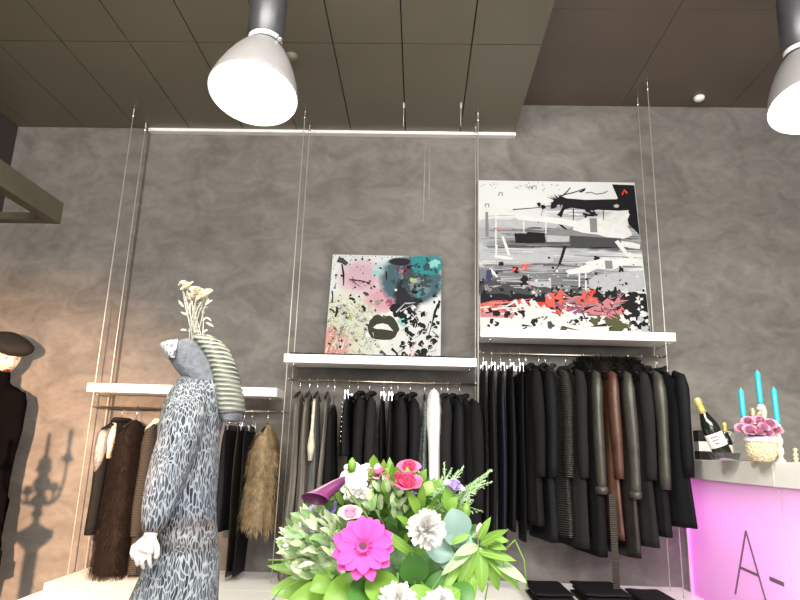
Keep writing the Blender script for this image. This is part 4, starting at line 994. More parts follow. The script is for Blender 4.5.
# ------------------------------------------------------------------ bar counter on the right
BX = 1.645; BT = 1.148; BS = 1.038
pink_p = bpy.data.materials.new('frosted_acrylic'); pink_p.use_nodes = True
N = pink_p.node_tree.nodes; L = pink_p.node_tree.links; b = N['Principled BSDF']
b.inputs['Base Color'].default_value = (.66, .52, .62, 1); b.inputs['Roughness'].default_value = .35
tr_ = N.new('ShaderNodeBsdfTranslucent'); tr_.inputs[0].default_value = (.95, .90, .94, 1)
mxs = N.new('ShaderNodeMixShader'); mxs.inputs[0].default_value = .62
nz = N.new('ShaderNodeTexNoise'); nz.inputs['Scale'].default_value = 3
L.new(b.outputs[0], mxs.inputs[1]); L.new(tr_.outputs[0], mxs.inputs[2]); L.new(mxs.outputs[0], N['Material Output'].inputs['Surface'])
bar = thing('bar_counter', 'white bar counter with a glowing pink frosted front at the right', 'bar counter', (1.95, 3.2, 0))
YE = 2.05; YM = atx(776, 470, BX).y
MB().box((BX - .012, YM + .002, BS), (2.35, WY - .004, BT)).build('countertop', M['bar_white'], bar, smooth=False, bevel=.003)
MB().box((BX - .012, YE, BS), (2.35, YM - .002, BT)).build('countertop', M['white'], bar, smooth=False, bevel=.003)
fp = MB().box((BX + .004, YM + .004, .02), (BX + .014, WY - .03, BS)).build('front_panel', pink_p, bar, smooth=False); fp['label'] = 'pink glowing frosted panel'
fp = MB().box((BX + .004, YE + .02, .02), (BX + .014, YM - .004, BS)).build('front_panel', pink_p, bar, smooth=False)
MB().box((2.20, YE + .02, .02), (2.33, WY - .03, BS)).build('rear_panel', M['white'], bar, smooth=False)
MB().box((BX + .02, YE + .02, .02), (2.2, YE + .04, BS)).build('end_panel', M['white'], bar, smooth=False)
q = MB().box((BX - .002, WY - .028, .02), (BX + .02, WY - .006, BS)); q.build('edge_profile', M['steel'], bar, smooth=False)
MB().box((BX + .02, YE + .05, 0), (2.3, WY - .04, .02)).build('toe_kick', M['blackleather'], bar, smooth=False)
# the lettering
q = MB(); XF = BX + .0035
def letter(a, b, w):
    p, r_ = atx(*a, BX), atx(*b, BX); d = (r_ - p).normalized(); n = Vector((0, -d.z, d.y)) * w / 2
    V = [p - n, p + n, r_ + n, r_ - n]
    V = [Vector((XF, v.y, v.z)) for v in V]; V2 = [v + Vector((-.004, 0, 0)) for v in V]
    q.add(V + V2, [(3, 2, 1, 0), (4, 5, 6, 7), (0, 1, 5, 4), (1, 2, 6, 5), (2, 3, 7, 6), (3, 0, 4, 7)])
letter((745.5, 531), (735, 594), .010); letter((745.5, 531), (767, 606), .010); letter((740, 567.5), (758, 575.5), .013)
M['letter'] = mat('letter_mauve_grey', (.16, .11, .14), .5)
q.build('letter_a', M['letter'], bar, smooth=False)
q = MB(); letter((769.5, 578.5), (783.5, 584.5), .018); q.build('hyphen', M['letter'], bar, smooth=False)

# things on the bar
gold = mat('gold_leaf', (.80, .66, .38), .3, .75, var=.25, vscale=60, bump=.4, bscale=80)
cream_c = mat('antique_cream', (.72, .66, .50), .5, var=.2, vscale=50)
teal_c = mat('teal_wax', (.015, .34, .42), .4, var=.04)
glassm = mat('clear_glass', (.95, .97, .96), .05, trans=.95, var=.01)
bottle_g = mat('dark_bottle_glass', (.008, .012, .008), .1, var=.1, coat=.5)
goldfoil = mat('gold_foil', (.78, .60, .20), .35, .6, var=.15, vscale=60, bump=.3)
label_p = mat('paper_label', (.80, .78, .72), .6, var=.04)
ink = mat('label_ink', (.12, .11, .10), .6)
rosep = mat('dusty_pink_petals', (.50, .21, .32), .7, var=.2, vscale=30)
def bottle(c, ax, s, lab, nm_='champagne_bottle'):
    c = Vector(c); ax = Vector(ax).normalized()
    root = thing(nm_, lab, 'bottle', c, 'bottles on the bar')
    MB().lathe(c, [(.036 * s, 0), (.042 * s, .006 * s), (.043 * s, .02 * s), (.043 * s, .145 * s), (.040 * s, .17 * s), (.028 * s, .205 * s), (.018 * s, .235 * s), (.0155 * s, .255 * s), (.015 * s, .30 * s), (.001, .302 * s)], 28, axis=ax).build('bottle_glass', bottle_g, root)
    MB().lathe(c, [(.0195 * s, .226 * s), (.0170 * s, .255 * s), (.0165 * s, .275 * s), (.0195 * s, .283 * s), (.0195 * s, .30 * s), (.015 * s, .312 * s), (.001, .314 * s)], 24, axis=ax).build('gold_foil', goldfoil, root)
    l = MB().lathe(c, [(.0437 * s, .055 * s), (.0437 * s, .125 * s)], 40, axis=ax, cap0=False, cap1=False).build('paper_label', label_p, root)
    q = MB()
    for zz, ww in ((.108, .9), (.092, .7), (.075, .5)):
        a0 = ax.orthogonal().normalized(); b0 = ax.cross(a0); f_ = Vector((-.45, -.9, 0)); f_ = (f_ - ax * f_.dot(ax)).normalized(); sd_ = ax.cross(f_)
        r_ = .0442 * s
        for k in range(7):
            t0 = (-.5 + k / 7) * ww; t1 = t0 + ww / 7 * .75; h_ = .004 * s
            P = lambda t, z: c + ax * z * s + (f_ * math.cos(t) + sd_ * math.sin(t)) * r_
            q.add([P(t0, zz - .004), P(t1, zz - .004), P(t1, zz + .004), P(t0, zz + .004)], [(0, 1, 2, 3)])
    q.build('printed_line', ink, l, smooth=False)
    return root
bc = atz(722, 470, BT); 
Yb = 3.36
b0 = at(724, 455, Yb); b1 = at(701, 407, Yb + .0)
axv = (b1 - b0).normalized()
bottle((b0.x, Yb, BT + .020), axv, 1.02, 'champagne bottle with gold foil neck leaning to the left on the bar')
b2 = at(739, 455, Yb - .05)
bottle((b2.x, Yb + .06, BT + .002), (-.04, .0, 1), .62, 'small dark champagne bottle standing beside the pink roses')
# glass bucket under the leaning bottle
bk = thing('glass_dish', 'shallow clear glass dish holding the leaning champagne bottle', 'dish', (b0.x + .006, Yb, BT))
MB().lathe((b0.x + .006, Yb, BT + .001), [(.05, 0), (.062, .004), (.078, .035), (.080, .037), (.076, .037), (.058, .008), (.001, .007)], 32).build('bowl', glassm, bk)
# black and white carton by the coat
c0 = at(702, 440, 3.85)
bx = thing('wine_carton', 'black carton with a white label band at the left end of the bar', 'carton', (c0.x, 3.85, BT))
MB().box((c0.x - .035, 3.815, BT + .001), (c0.x + .035, 3.885, BT + .17)).build('box', M['blackleather'], bx, smooth=False, bevel=.002)
MB().box((c0.x - .0355, 3.8145, BT + .05), (c0.x + .0355, 3.8855, BT + .105)).build('label_band', label_p, bx, smooth=False)
# wine glasses, faint
for (px, yy, h_, lab) in ((716, 3.72, .17, 'clear stemmed glass behind the leaning champagne bottle'), (731, 3.72, .175, 'clear stemmed glass between the two champagne bottles')):
    g0 = at(px, 455, yy)
    q = MB().lathe((g0.x, yy, BT + .001), [(.03, 0), (.03, .003), (.004, .006), (.0035, .07), (.012, .085), (.026, .11), (.028, .14), (.024, h_), (.0225, h_), (.026, .14), (.024, .112), (.01, .09), (.001, .087)], 24, cap1=False)
    tag(q.build('wine_glass', glassm, org=(g0.x, yy, BT)), lab, 'glass', 'stemmed glasses on the bar')
# candelabra with roses
CYD = 3.12
def C_(px, py, dy=0): return at(px, py, CYD + dy)
cc = C_(762, 460); 
cdl = thing('candelabra', 'antique cream and gold candelabra with teal candles on the bar', 'candelabra', (cc.x, CYD, BT))
ys_ = {744: 418, 762: 404, 778: 424}
def candlestem(x, y, zt):
    return [(.0, 0)]
q = MB()
q.lathe((cc.x, CYD + .035, BT), [(.045, 0), (.047, .006), (.03, .016), (.012, .03), (.014, .05), (.009, .07), (.013, .1), (.008, .13), (.013, .17), (.009, .2), (.014, .215)], 20)
q.build('column', gold, cdl)
tips = []
for (px, top) in ((743.5, 418), (760.5, 404), (777.5, 424)):
    T = C_(px, top); tips.append(T)
for i, T in enumerate(tips):
    q = MB()
    if i == 1:
        q.tube([(cc.x, CYD + .035, BT + .2), (T.x, CYD, T.z - .03)], .006, 8)
    else:
        bx_, z_ = cc.x, BT + .12
        pts = [Vector((bx_, CYD + .03, z_)), Vector((bx_ + (T.x - bx_) * .4, CYD + .015, z_ - .03)), Vector((T.x, CYD, z_ - .02)), Vector((T.x, CYD, T.z - .02))]
        fine = []
        for k in range(13):
            t = k / 12; a_, b_, c_, d_ = pts
            fine.append(a_ * (1 - t) ** 3 + b_ * 3 * t * (1 - t) ** 2 + c_ * 3 * t * t * (1 - t) + d_ * t ** 3)
        q.tube(fine, .006, 8)
    q.build('arm', gold, cdl)
    MB().lathe((T.x, CYD, T.z - .035), [(.006, 0), (.014, .006), (.020, .016), (.014, .022), (.012, .035), (.001, .036)], 18).build('candle_cup', cream_c, cdl)
# figure-like turned post on the right of the candelabra
px0 = C_(781, 458)
for (px, ytop, lab, dy) in ((781, 425, 'cream figurine-shaped candlestick standing right of the pink roses', -.02), (757, 408, 'slim gold candlestick rising from behind the pink roses', .10), (796, 448, 'tiny gold candlestick at the right edge on the bar', -.1), (768, 406, 'slender cream candlestick under the tallest teal candle', .06)):
    A = at(px, 458, CYD + dy); B = at(px, ytop, CYD + dy); h = B.z - BT
    q = MB(); k = h / .2; pr = [(.022, 0), (.023, .008), (.012, .02), (.011, .035), (.018, .05), (.016, .075), (.010, .085), (.017, .10), (.019, .12), (.012, .135), (.009, .15), (.016, .165), (.018, .18), (.012, .2), (.001, .2)]
    q.lathe((A.x, CYD + dy, BT), [(r * min(1, .5 + k * .5) * .95, z * k) for r, z in pr], 20)
    tag(q.build('candlestick', gold if 'gold' in lab else cream_c, org=(A.x, CYD + dy, BT)), lab, 'candlestick', 'candlesticks on the bar')
tt = [(742.2, 389), (760.0, 371), (774.5, 388)]
for T, (px, py), lab in zip(tips, tt, ('teal candle, leftmost of three on the bar', 'teal candle, tallest and middle one of three on the bar', 'teal candle, rightmost of three on the bar')):
    top = at(px, py, CYD)
    root = thing('candle', lab, 'candle', (T.x, CYD, T.z), 'teal candles on the candelabra')
    MB().lathe((T.x, CYD, T.z + .001), [(.0135, 0), (.0130, .01), (.0125, top.z - T.z - .012), (.006, top.z - T.z - .002), (.001, top.z - T.z)], 20).build('wax', teal_c, root)
    MB().tube([(T.x, CYD, top.z - .001), (T.x + .001, CYD, top.z + .006)], .0012, 6).build('wick', cream_c, root)
# glass vase filled with pale gold stuff + lavender ribbon + pink roses
vc = C_(762.5, 460, -.10)
vs = thing('flower_vase', 'round glass vase of pale gold pebbles with a lavender ribbon on the bar', 'vase', (vc.x, CYD - .1, BT))
pg = cellmat('pale_gold_filling', (.42, .34, .16), (.75, .68, .45), (1, 1, 1), 110, .16)[0]
MB().lathe((vc.x, CYD - .1, BT + .001), [(.035, 0), (.045, .004), (.060, .03), (.066, .06), (.065, .085), (.060, .10)], 32).build('bowl', pg, vs)
MB().lathe((vc.x, CYD - .1, BT + .088), [(.0665, 0), (.069, .006), (.069, .020), (.064, .026)], 32, cap0=False, cap1=False).build('ribbon', mat('lavender_ribbon', (.68, .62, .78), .4), vs, solid=.002)
rr_ = random.Random(8)
rb = thing('rose_posy', 'low posy of dusty pink roses in the glass vase on the bar', 'flowers', (vc.x, CYD - .1, BT + .12))
for (px, py, r, dy) in ((741, 428, .021, -.10), (750, 430, .024, -.14), (760, 421, .024, -.12), (770, 424, .024, -.13), (777, 430, .020, -.1), (759, 431, .022, -.155), (768, 433, .019, -.15), (748, 421, .021, -.06), (764, 427, .02, -.16)):
    q = MB(); rose(q, C_(px, py, dy), (rr_.uniform(-.4, .4), -.7, .7), r, rr_); q.build('rose_bloom', rosep, rb)
q = MB()
for k in range(16):
    a = 2 * PI * k / 16; q.leaf((vc.x, CYD - .1, BT + .13), (math.cos(a), math.sin(a), .2), (0, 0, 1), .07, .03, .2, 5)
q.ball((vc.x, CYD - .1, BT + .125), .05, 12); q.build('rose_leaves', mat('grey_green_leaf', (.12, .16, .09), .6), rb)

# tall candelabra just beyond the left edge of the view, its shadow falls on the warm wall
KX, KY, KZ = -1.330, 1.8, 1.062
ps = thing('plant_stand', 'slim dark pedestal just beyond the left edge of the view', 'pedestal', (KX, KY, 0))
MB().lathe((KX, KY, 0), [(.10, 0), (.10, .02), (.014, .05), (.014, KZ - .04), (.04, KZ - .015), (.04, KZ - .002), (.001, KZ - .001)], 24).build('column', M['blackleather'], ps)
kd = thing('candelabra', 'ornate candelabra on the slim dark pedestal, shadow on the warm wall', 'candelabra', (KX, KY, KZ))
MB().lathe((KX, KY, KZ), [(.024, 0), (.025, .005), (.010, .014), (.006, .026), (.014, .036), (.007, .046), (.013, .058), (.018, .068), (.008, .08), (.016, .09), (.020, .104), (.010, .12), (.018, .134), (.012, .146), (.016, .154), (.001, .156)], 18).build('column', cream_c, kd)
for dx, dz in ((-.056, .125), (0, .155), (.050, .165), (.030, .10), (-.030, .09)):
    x1 = KX + dx; zt = KZ + dz
    if dx:
        pts = [Vector((KX, KY, KZ + .085)), Vector((KX + dx * .45, KY, KZ + .035)), Vector((KX + dx * 1.1, KY, KZ + .06)), Vector((x1, KY, zt - .012))]
        MB().tube([pts[0] * (1 - t) ** 3 + pts[1] * 3 * t * (1 - t) ** 2 + pts[2] * 3 * t * t * (1 - t) + pts[3] * t ** 3 for t in [k / 12 for k in range(13)]], .0036, 8).build('arm', cream_c, kd)
    MB().lathe((x1, KY, zt - .016), [(.003, 0), (.012, .005), (.014, .010), (.007, .014), (.009, .02), (.001, .021)], 14).build('candle_cup', cream_c, kd)
    if abs(dx) != .03:
        tag(MB().lathe((x1, KY, zt + .005), [(.0045, 0), (.0045, .05), (.001, .053)], 12).build('candle', teal_c, org=(x1, KY, zt + .005)), 'candle on the candelabra beyond the left edge of the view', 'candle', 'candles beyond the left edge')

# ------------------------------------------------------------------ bouquet in the foreground
BY = 1.16
def Bq(px, py, dy=0.0): return at(px, py, BY + dy)
bc = Bq(400, 560)
TZ = 0.76
G = {}
def leafmat(name, c1, c2, rough=.4):
    m, N, L, b = nt(name)
    g = N.new('ShaderNodeNewGeometry'); rp = N.new('ShaderNodeValToRGB')
    rp.color_ramp.elements[0].color = c1 + (1,); rp.color_ramp.elements[1].color = c2 + (1,)
    L.new(g.outputs['Random Per Island'], rp.inputs[0]); L.new(rp.outputs[0], b.inputs['Base Color'])
    b.inputs['Roughness'].default_value = rough
    t = N.new('ShaderNodeBsdfTranslucent'); L.new(rp.outputs[0], t.inputs[0])
    mx = N.new('ShaderNodeMixShader'); mx.inputs[0].default_value = .3
    L.new(b.outputs[0], mx.inputs[1]); L.new(t.outputs[0], mx.inputs[2]); L.new(mx.outputs[0], N['Material Output'].inputs['Surface'])
    return m
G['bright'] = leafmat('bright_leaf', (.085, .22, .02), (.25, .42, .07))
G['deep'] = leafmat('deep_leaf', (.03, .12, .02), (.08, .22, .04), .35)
G['varieg'] = leafmat('variegated_leaf', (.14, .28, .09), (.66, .72, .48))
G['euc'] = leafmat('blue_green_leaf', (.17, .29, .26), (.30, .42, .38))
G['fern'] = leafmat('feathery_green', (.24, .42, .18), (.46, .62, .36))
G['gerb'] = mat('gerbera_petal', (.60, .06, .30), .6, spec=.2, var=.12, vscale=20)
G['white'] = mat('white_petal', (.66, .65, .63), .6, var=.03)
G['rose'] = mat('hot_pink_rose', (.68, .11, .24), .55, var=.3, vscale=25)
G['pale'] = mat('pale_pink_petal', (.84, .45, .58), .6, var=.15, vscale=30)
G['purple'] = mat('violet_petal', (.22, .12, .50), .55, var=.25, vscale=30)
G['lilac'] = mat('lilac_petal', (.42, .34, .62), .55, var=.15)
G['calla'] = mat('calla_purple', (.12, .022, .085), .4, var=.35, vscale=15)
G['stem'] = mat('green_stem', (.22, .42, .10), .5)
G['centre'] = mat('gerbera_centre', (.10, .02, .05), .8)
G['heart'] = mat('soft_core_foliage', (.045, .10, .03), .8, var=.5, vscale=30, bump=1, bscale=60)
bq = thing('flower_arrangement', 'large arrangement of pink, white and purple flowers with green leaves in front', 'flower arrangement', (bc.x, BY, TZ + .2))
tocam = (Vector((0, 0, H)) - Vector((bc.x, BY, .95))).normalized()
rnd = random.Random(21)
# core
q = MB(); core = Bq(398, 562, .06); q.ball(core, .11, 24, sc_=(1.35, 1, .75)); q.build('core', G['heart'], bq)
# small leaves filling the dome
def dome(n, cpx, cpy, rx, ry, mk, L0, W0, name, lo=0, seed=0, up=.3, wide=.5, dy0=-.08, dy1=.10, inner=.0, cup=.15):
    rr = random.Random(seed); q = MB()
    for _ in range(n):
        a = rr.uniform(0, 2 * PI); k = math.sqrt(rr.uniform(inner, 1)); px = cpx + rx * k * math.cos(a); py = cpy + ry * k * math.sin(a)
        p = Bq(px, py, rr.uniform(dy0, dy1))
        d = (p - core).normalized() + Vector((rr.uniform(-.6, .6), rr.uniform(-.6, .4), rr.uniform(-.3, .5) + up))
        q.leaf(p, d, tocam + Vector((rr.uniform(-.6, .6), 0, rr.uniform(-.2, .8))), L0 * rr.uniform(.6, 1.2), W0 * rr.uniform(.7, 1.2), rr.uniform(-.1, .5), 5, cup=cup, wide=wide)
    return q.build(name, G[mk], bq)
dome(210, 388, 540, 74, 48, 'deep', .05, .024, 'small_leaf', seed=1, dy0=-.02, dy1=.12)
dome(170, 388, 522, 64, 38, 'bright', .045, .020, 'small_leaf', seed=2, dy0=-.06, dy1=.1)
dome(420, 322, 548, 34, 33, 'varieg', .028, .012, 'variegated_leaf', seed=3, dy0=-.10, dy1=.02)
dome(60, 378, 492, 26, 16, 'bright', .035, .020, 'bud_leaf', seed=31, dy0=-.06, dy1=.02)
dome(60, 385, 505, 30, 20, 'varieg', .025, .010, 'bud_leaf', seed=32, dy0=-.08, dy1=-.02)
# feathery asparagus fern
rr = random.Random(6); q = MB()
for k in range(20):
    b_ = Bq(rr.uniform(430, 450), rr.uniform(505, 520), rr.uniform(-.04, .04)); t_ = Bq(rr.uniform(425, 498), rr.uniform(462, 512), rr.uniform(-.06, .06))
    q.tube([b_, b_.lerp(t_, .5) + Vector((0, 0, .01)), t_], .0008, 4)
    for j in range(46):
        t = .15 + .85 * j / 46; p = b_.lerp(t_, t); d = (t_ - b_).normalized() * .8 + Vector((rr.uniform(-1, 1), rr.uniform(-.6, .6), rr.uniform(-1, 1)))
        q.leaf(p, d, tocam, .020 * (1.15 - t), .0016, .1, 2)
q.build('feathery_fern', G['fern'], bq)
# large leaves: (base px, tip px, width px, material, dy base, dy tip)
S1 = BY / 625 * 1.03
def bigleaf(bp, tp, wpx, mk, dyb, dyt, bend=.15, name='large_leaf', cup=.18, wide=.5, sub=1):
    a, b_ = Bq(*bp, dyb), Bq(*tp, dyt); q = MB(); d = b_ - a
    n = (tocam + Vector((0, 0, .3)))
    L_ = d.length; dd = (d + n.normalized() * bend * L_).normalized()
    q.leaf(a, dd, n, L_, wpx * S1, bend, 12, cup=cup, wide=wide)
    ob = q.build(name, G[mk], bq, sub=sub)
    # midrib
    r = MB(); nn = n.normalized(); pts = [a + dd * L_ * t - (n - dd * n.dot(dd)).normalized() * (bend * L_ * t * t) + nn * .0012 for t in [k / 8 for k in range(9)]]
    r.tube(pts, [.0012 * (1 - k / 10) for k in range(9)], 5); r.build('midrib', G['stem'], ob)
    return ob
BL = [((330, 585), (270, 592), 22, 'bright', -.02, -.06), ((345, 580), (268, 566), 12, 'bright', .0, .0), ((350, 590), (285, 606), 26, 'bright', -.06, -.12), ((370, 580), (322, 612), 30, 'bright', -.1, -.16),
      ((380, 580), (352, 615), 30, 'deep', -.1, -.18), ((372, 572), (395, 612), 26, 'bright', -.12, -.18), ((392, 545), (408, 503), 24, 'deep', -.02, -.02), ((400, 555), (417, 500), 20, 'deep', .02, .0),
      ((415, 585), (412, 552), 24, 'deep', -.1, -.12), ((420, 560), (375, 527), 9, 'bright', -.1, -.12), ((425, 590), (455, 545), 20, 'deep', -.06, -.06), ((440, 575), (478, 530), 16, 'deep', -.06, -.04),
      ((432, 590), (405, 612), 22, 'bright', -.12, -.16), ((450, 585), (470, 612), 26, 'deep', -.1, -.14), ((425, 600), (445, 570), 14, 'deep', -.1, -.1),
      ((320, 560), (288, 524), 16, 'bright', -.0, -.02), ((318, 565), (296, 535), 16, 'bright', -.04, -.02), ((460, 590), (428, 612), 18, 'bright', -.12, -.16), ((330, 590), (300, 612), 26, 'deep', -.02, -.06), ((345, 575), (310, 590), 22, 'bright', -.08, -.12), ((400, 595), (372, 616), 20, 'bright', -.14, -.18), ((350, 592), (340, 618), 24, 'bright', -.12, -.16), ((410, 600), (425, 622), 26, 'deep', -.1, -.14)]
for l in BL: bigleaf(*l)
ALS = [((478, 540), (490, 518), 9), ((480, 545), (504, 530), 11), ((484, 545), (512, 572), 13), ((480, 548), (520, 590), 13), ((480, 548), (482, 592), 15), ((478, 545), (458, 590), 15), ((476, 545), (442, 575), 12), ((488, 545), (505, 548), 10), ((492, 560), (526, 582), 12), ((470, 535), (448, 545), 8), ((486, 552), (498, 590), 14), ((470, 550), (468, 575), 14), ((478, 552), (515, 560), 10), ((462, 560), (440, 598), 10), ((470, 560), (472, 604), 13), ((492, 540), (508, 541), 9), ((478, 546), (455, 555), 12)]
for (b_, t_, w_) in ALS: bigleaf(b_, t_, w_ * .78, 'bright' if w_ != 12 else 'fern', -.08, -.10 + .02 * math.sin(w_), .25, 'drooping_leaf', wide=.45)
for (b_, t_, w_) in (((460, 545), (452, 508), 26), ((462, 548), (445, 520), 20), ((455, 555), (425, 548), 22), ((460, 560), (440, 565), 22), ((458, 550), (470, 535), 22)): bigleaf(b_, t_, w_, 'euc', -.07, -.08, .1, 'rounded_leaf', wide=.55)
# thin grass blades
for (pts) in ([(500, 555), (515, 540), (524, 560), (527, 590)], [(480, 570), (488, 585), (484, 606)], [(330, 575), (300, 580), (280, 590), (270, 604)], [(310, 570), (290, 560), (268, 560)], [(345, 485), (355, 500), (370, 520), (380, 540)]):
    q = MB(); q.tube([Bq(x_, y_, -.08) for x_, y_ in pts], .0013, 6); q.build('grass_blade', G['bright'], bq)
# flowers
def flower(name, lab):
    o = bpy.data.objects.new(name, None); COL.objects.link(o); o.parent = bq; o['label'] = lab; return o
def stem_to(px, py, dy, r=.0022):
    q = MB(); a = Bq(px, py, dy); q.tube([a, a.lerp(core, .5) + Vector((0, 0, .01)), core], r, 6); return q
q = MB(); c = Bq(364, 547, -.15); ax = (tocam + Vector((-.10, 0, .15))).normalized(); a0 = ax.orthogonal().normalized(); b0 = ax.cross(a0)
def daisy(q, c, ax, R_, n, layers, w, rnd, lift=.25, mi=0):
    a0 = ax.orthogonal().normalized(); b0 = ax.cross(a0)
    for li in range(layers):
        for k in range(n):
            t = 2 * PI * (k + .5 * li) / n + rnd.uniform(-.08, .08); o = a0 * math.cos(t) + b0 * math.sin(t)
            q.leaf(c + o * R_ * .12 + ax * .002 * li, o + ax * (lift * (1 + li * .6)), ax, R_ * (1 - .12 * li) * rnd.uniform(.88, 1.05), w, .18, 7, mi=mi, cup=.12, wide=.68, tip=.15)
daisy(q, c, ax, .044, 11, 2, .021, rnd)
gf = q.build('gerbera', G['gerb'], bq); gf['label'] = 'large pink gerbera'
MB().lathe(c + ax * .004, [(.007, 0), (.007, .005), (.004, .007), (.001, .0065)], 18, axis=ax).build('flower_centre', G['centre'], gf)
q = MB(); daisy(q, c + ax * .003, ax, .014, 20, 2, .003, rnd, .8); q.build('inner_petals', G['gerb'], gf)
stem_to(364, 547, -.14).build('flower_stem', G['stem'], gf)
# chrysanthemum
def mum(px, py, dy, R_, lab, n=150, mk='white', w=.008):
    q = MB(); c = Bq(px, py, dy); ax = (tocam + Vector((.05, 0, .35))).normalized(); rr = random.Random(px); a0 = ax.orthogonal().normalized(); b0 = ax.cross(a0)
    for k in range(n):
        z_ = rr.uniform(-.05, 1); t = k * 2.399; s_ = math.sqrt(max(0, 1 - z_ * z_)); d = (a0 * math.cos(t) + b0 * math.sin(t)) * s_ + ax * z_ * .75
        q.leaf(c + d * R_ * .15, d, ax, R_ * rr.uniform(.8, 1.0), w, -.15 if z_ > .5 else .15, 4, cup=.2, wide=.65, tip=.3)
    ob = q.build('chrysanthemum', G[mk], bq); ob['label'] = lab; stem_to(px, py, dy + .01).build('flower_stem', G['stem'], ob); return ob
mum(426, 529, -.13, .028, 'white chrysanthemum right of the gerbera')
mum(397, 603, -.17, .028, 'white bloom at the lower front edge', 90)
mum(440, 608, -.16, .026, 'white bloom low between the leaves', 90)
mum(296, 541, -.06, .020, 'small white bloom at the left', 60)
mum(308, 530, -.05, .018, 'small white bloom above the variegated leaves', 60)
# white stock cluster
q = MB(); rr = random.Random(3)
for k in range(34):
    a = rr.uniform(0, 6.28); r = math.sqrt(rr.random()); p = Bq(357 + 15 * r * math.cos(a), 484 + 18 * r * math.sin(a), -.05 + .04 * (r - 1)); daisy(q, p, (tocam + Vector((rr.uniform(-.6, .6), 0, rr.uniform(-.3, .7)))).normalized(), .011, 5, 1, .010, rr)
ws = q.build('white_stock', G['white'], bq); ws['label'] = 'cluster of small white blossoms'; stem_to(357, 490, -.03).build('flower_stem', G['stem'], ws)
def rose_at(px, py, dy, r, mk, lab, ax_=None, name='rose'):
    q = MB(); rose(q, Bq(px, py, dy), ax_ or (tocam * .5 + Vector((0, 0, .8))), r, random.Random(px + py)); ob = q.build(name, G[mk], bq, sub=1); ob['label'] = lab
    stem_to(px, py + 6, dy + .01).build('flower_stem', G['stem'], ob)
    s = MB(); c = Bq(px, py, dy) - Vector((0, 0, r * .7))
    for k in range(5): s.leaf(c, (math.cos(k * 1.256), math.sin(k * 1.256), .5), (0, 0, 1), r * .9, r * .35, .2, 4)
    s.build('sepal', G['bright'], ob); return ob
rose_at(407, 482, -.07, .019, 'rose', 'hot pink rose, lower of the pair'); rose_at(409, 467, -.04, .015, 'rose', 'hot pink rose, upper of the pair'); rose_at(397, 478, -.06, .013, 'rose', 'hot pink rose at the left of the pair')
rose_at(350, 513, -.10, .014, 'pale', 'small pale pink rose above the gerbera')
q = MB(); rr = random.Random(9)
for k in range(40):
    d = Vector((rr.uniform(-1, 1), rr.uniform(-1, .2), rr.uniform(-.2, 1))).normalized(); q.leaf(Bq(377, 476, -.05), d, (0, 0, 1), .021, .012, .1, 4, wide=.7, tip=.3)
cr = q.build('carnation', G['pale'], bq); cr['label'] = 'pale pink carnation beside the white cluster'; stem_to(377, 480, -.04).build('flower_stem', G['stem'], cr)
# calla: flared spathe opening to the left
q = MB(); a = Bq(347, 478, -.05); b_ = Bq(318, 497, -.09); rs = []; ax = (b_ - a).normalized(); side = ax.cross(tocam).normalized(); nn = side.cross(ax)
for t, r in ((0, .004), (.15, .007), (.35, .010), (.6, .012), (.8, .0135), (.95, .016), (1.02, .019)):
    rs.append([a + ax * ((b_ - a).length * (t + (.45 * t ** 3) * (math.cos(u) * .5 + .2))) + side * r * math.cos(u) * .9 + nn * r * math.sin(u) for u in [2 * PI * j / 24 for j in range(24)]])
q.rings(rs, cap1=False); ob = q.build('calla_lily', G['calla'], bq, solid=.0015, sub=1); ob['label'] = 'dark purple calla lily opening to the left'
MB().tube([a + ax * .01, a + ax * .05], [.003, .004], 8).build('spadix', G['rose'], ob)
for (px, py, mk, lab, r, ax_) in ((322, 511, 'purple', 'violet bloom on the left side', .020, (-.3, -.5, .8)), (454, 486, 'lilac', 'lilac bloom at the right above the fern', .014, (.3, -.3, .9)), (316, 520, 'purple', 'darker violet bud on the left side', .013, (-.5, -.5, .2)), (410, 494, 'lilac', 'pale lilac bud under the hot pink roses', .009, (0, -.2, 1))):
    rose_at(px, py, -.05, r, mk, lab, ax_, 'lisianthus')
for (px, py) in ((480, 532), (352, 466), (466, 512), (385, 488), (372, 500)):
    q = MB(); c = Bq(px, py, -.07); q.lathe(c, [(.001, -.012), (.006, -.006), (.008, 0), (.006, .008), (.001, .014)], 10); ob = q.build('flower_bud', G['pale' if px == 480 else 'bright'], bq); stem_to(px, py + 4, -.06, .0015).build('flower_stem', G['stem'], ob)
# white pot below
vz = TZ + .0
pot = thing('flower_pot', 'white ceramic pot holding the big flower arrangement', 'pot', (core.x, core.y, vz))
MB().lathe((core.x, core.y, vz + .001), [(.075, 0), (.08, .006), (.085, .04), (.098, .11), (.103, .16), (.106, .17), (.102, .17), (.097, .155), (.001, .15)], 40).build('vessel', M['white'], pot)
MB().lathe((core.x, core.y, vz + .152), [(.094, 0), (.09, .006), (.001, .010)], 30).build('soil', G['heart'], pot)
tb = thing('display_table', 'white pedestal table under the flower arrangement', 'table', (core.x, core.y, 0))
MB().box((core.x - .3, core.y - .25, TZ - .03), (core.x + .3, core.y + .25, TZ)).build('tabletop', M['white'], tb, smooth=False, bevel=.004)
MB().box((core.x - .14, core.y - .12, 0), (core.x + .14, core.y + .12, TZ - .03)).build('pedestal', M['white'], tb, smooth=False)

# ------------------------------------------------------------------ lights of the shop and added fill
def spot(name, loc, to, e, col, size, blend=.6, soft=.08):
    L = bpy.data.lights.new(name, 'SPOT'); L.energy = e; L.color = col; L.spot_size = math.radians(size); L.spot_blend = blend; L.shadow_soft_size = soft
    o = bpy.data.objects.new(name, L); COL.objects.link(o); o.location = loc
    o.rotation_euler = (Vector(to) - Vector(loc)).to_track_quat('-Z', 'Y').to_euler(); return o
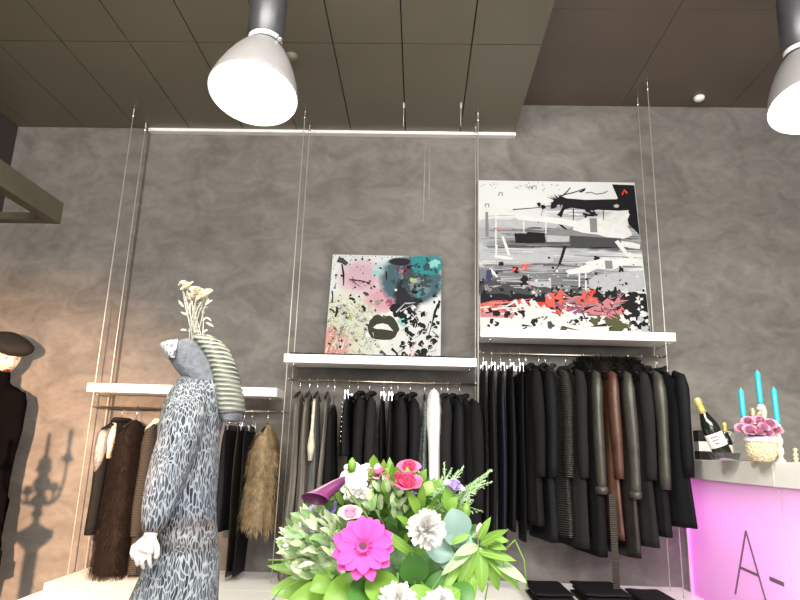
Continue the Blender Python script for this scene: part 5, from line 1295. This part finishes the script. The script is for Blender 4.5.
# broad fill areas added for unseen pendants and spots behind and beside the photographer
def panel(loc, to, e, col, sx, sy):
    A = bpy.data.lights.new('room_fill', 'AREA'); A.shape = 'RECTANGLE'; A.size = sx; A.size_y = sy; A.energy = e; A.color = col
    o = bpy.data.objects.new('room_fill', A); COL.objects.link(o); o.location = loc
    o.rotation_euler = (Vector(to) - Vector(loc)).to_track_quat('-Z', 'Y').to_euler(); return o
panel((-1.2, -.3, 2.9), (-1.2, 4, 1.0), 60, (1, .94, .84), 1.3, .8)
panel((.4, -.6, 2.9), (.2, 4, 1.0), 75, (1, .97, .92), 1.3, .8)
panel((2.2, -.2, 2.9), (1.5, 4, 1.0), 60, (1, .97, .92), 1.3, .8)
spot('ceiling_spot', (.25, -.4, 3.3), (0, 1.15, 1.0), 60, (1, .98, .94), 34)
spot('ceiling_spot', (-.9, .9, 3.3), (1.7, 2.7, .95), 160, (1, .97, .92), 42, .5)
# low warm display spot grazing the left of the wall
spot('warm_spot', (-.75, .55, 1.32), (-2.6, 4.0, .75), 1500, (1, .60, .36), 50, 1.0, .008)
# broad soft fill added behind the photographer, no window there
A = bpy.data.lights.new('rear_fill', 'AREA'); A.shape = 'RECTANGLE'; A.size = 5; A.size_y = 2.2; A.energy = 150; A.color = (1, .96, .91)
o = bpy.data.objects.new('rear_fill', A); COL.objects.link(o); o.location = (.3, -4.0, 1.7); o.rotation_euler = (math.radians(90), 0, 0)
# pink LED strips inside the bar
for (loc, sx, sy, e, col, rot) in (((BX + .10, WY - .07, .55), .03, .95, 9, (1, .12, .95), (math.radians(90), 0, 0)), ((BX + .28, (YE + WY) / 2, BS - .02), .05, 1.9, 7.0, (1, .33, .95), (0, 0, 0)), ((BX + .35, (YE + YM) / 2, .55), .5, .9, 2.6, (1, .60, .90), (0, math.radians(90), 0))):
    A = bpy.data.lights.new('led_strip', 'AREA'); A.shape = 'RECTANGLE'; A.size = sx; A.size_y = sy; A.energy = e; A.color = col
    o = bpy.data.objects.new('led_strip', A); COL.objects.link(o); o.location = loc; o.rotation_euler = rot

w = bpy.data.worlds.new('world'); sc.world = w; w.use_nodes = True
w.node_tree.nodes['Background'].inputs[0].default_value = (.02, .02, .02, 1)
sc.view_settings.view_transform = 'Standard'; sc.view_settings.look = 'None'; sc.view_settings.gamma = 1; sc.view_settings.exposure = 0.68
sc.view_settings.use_curve_mapping = False
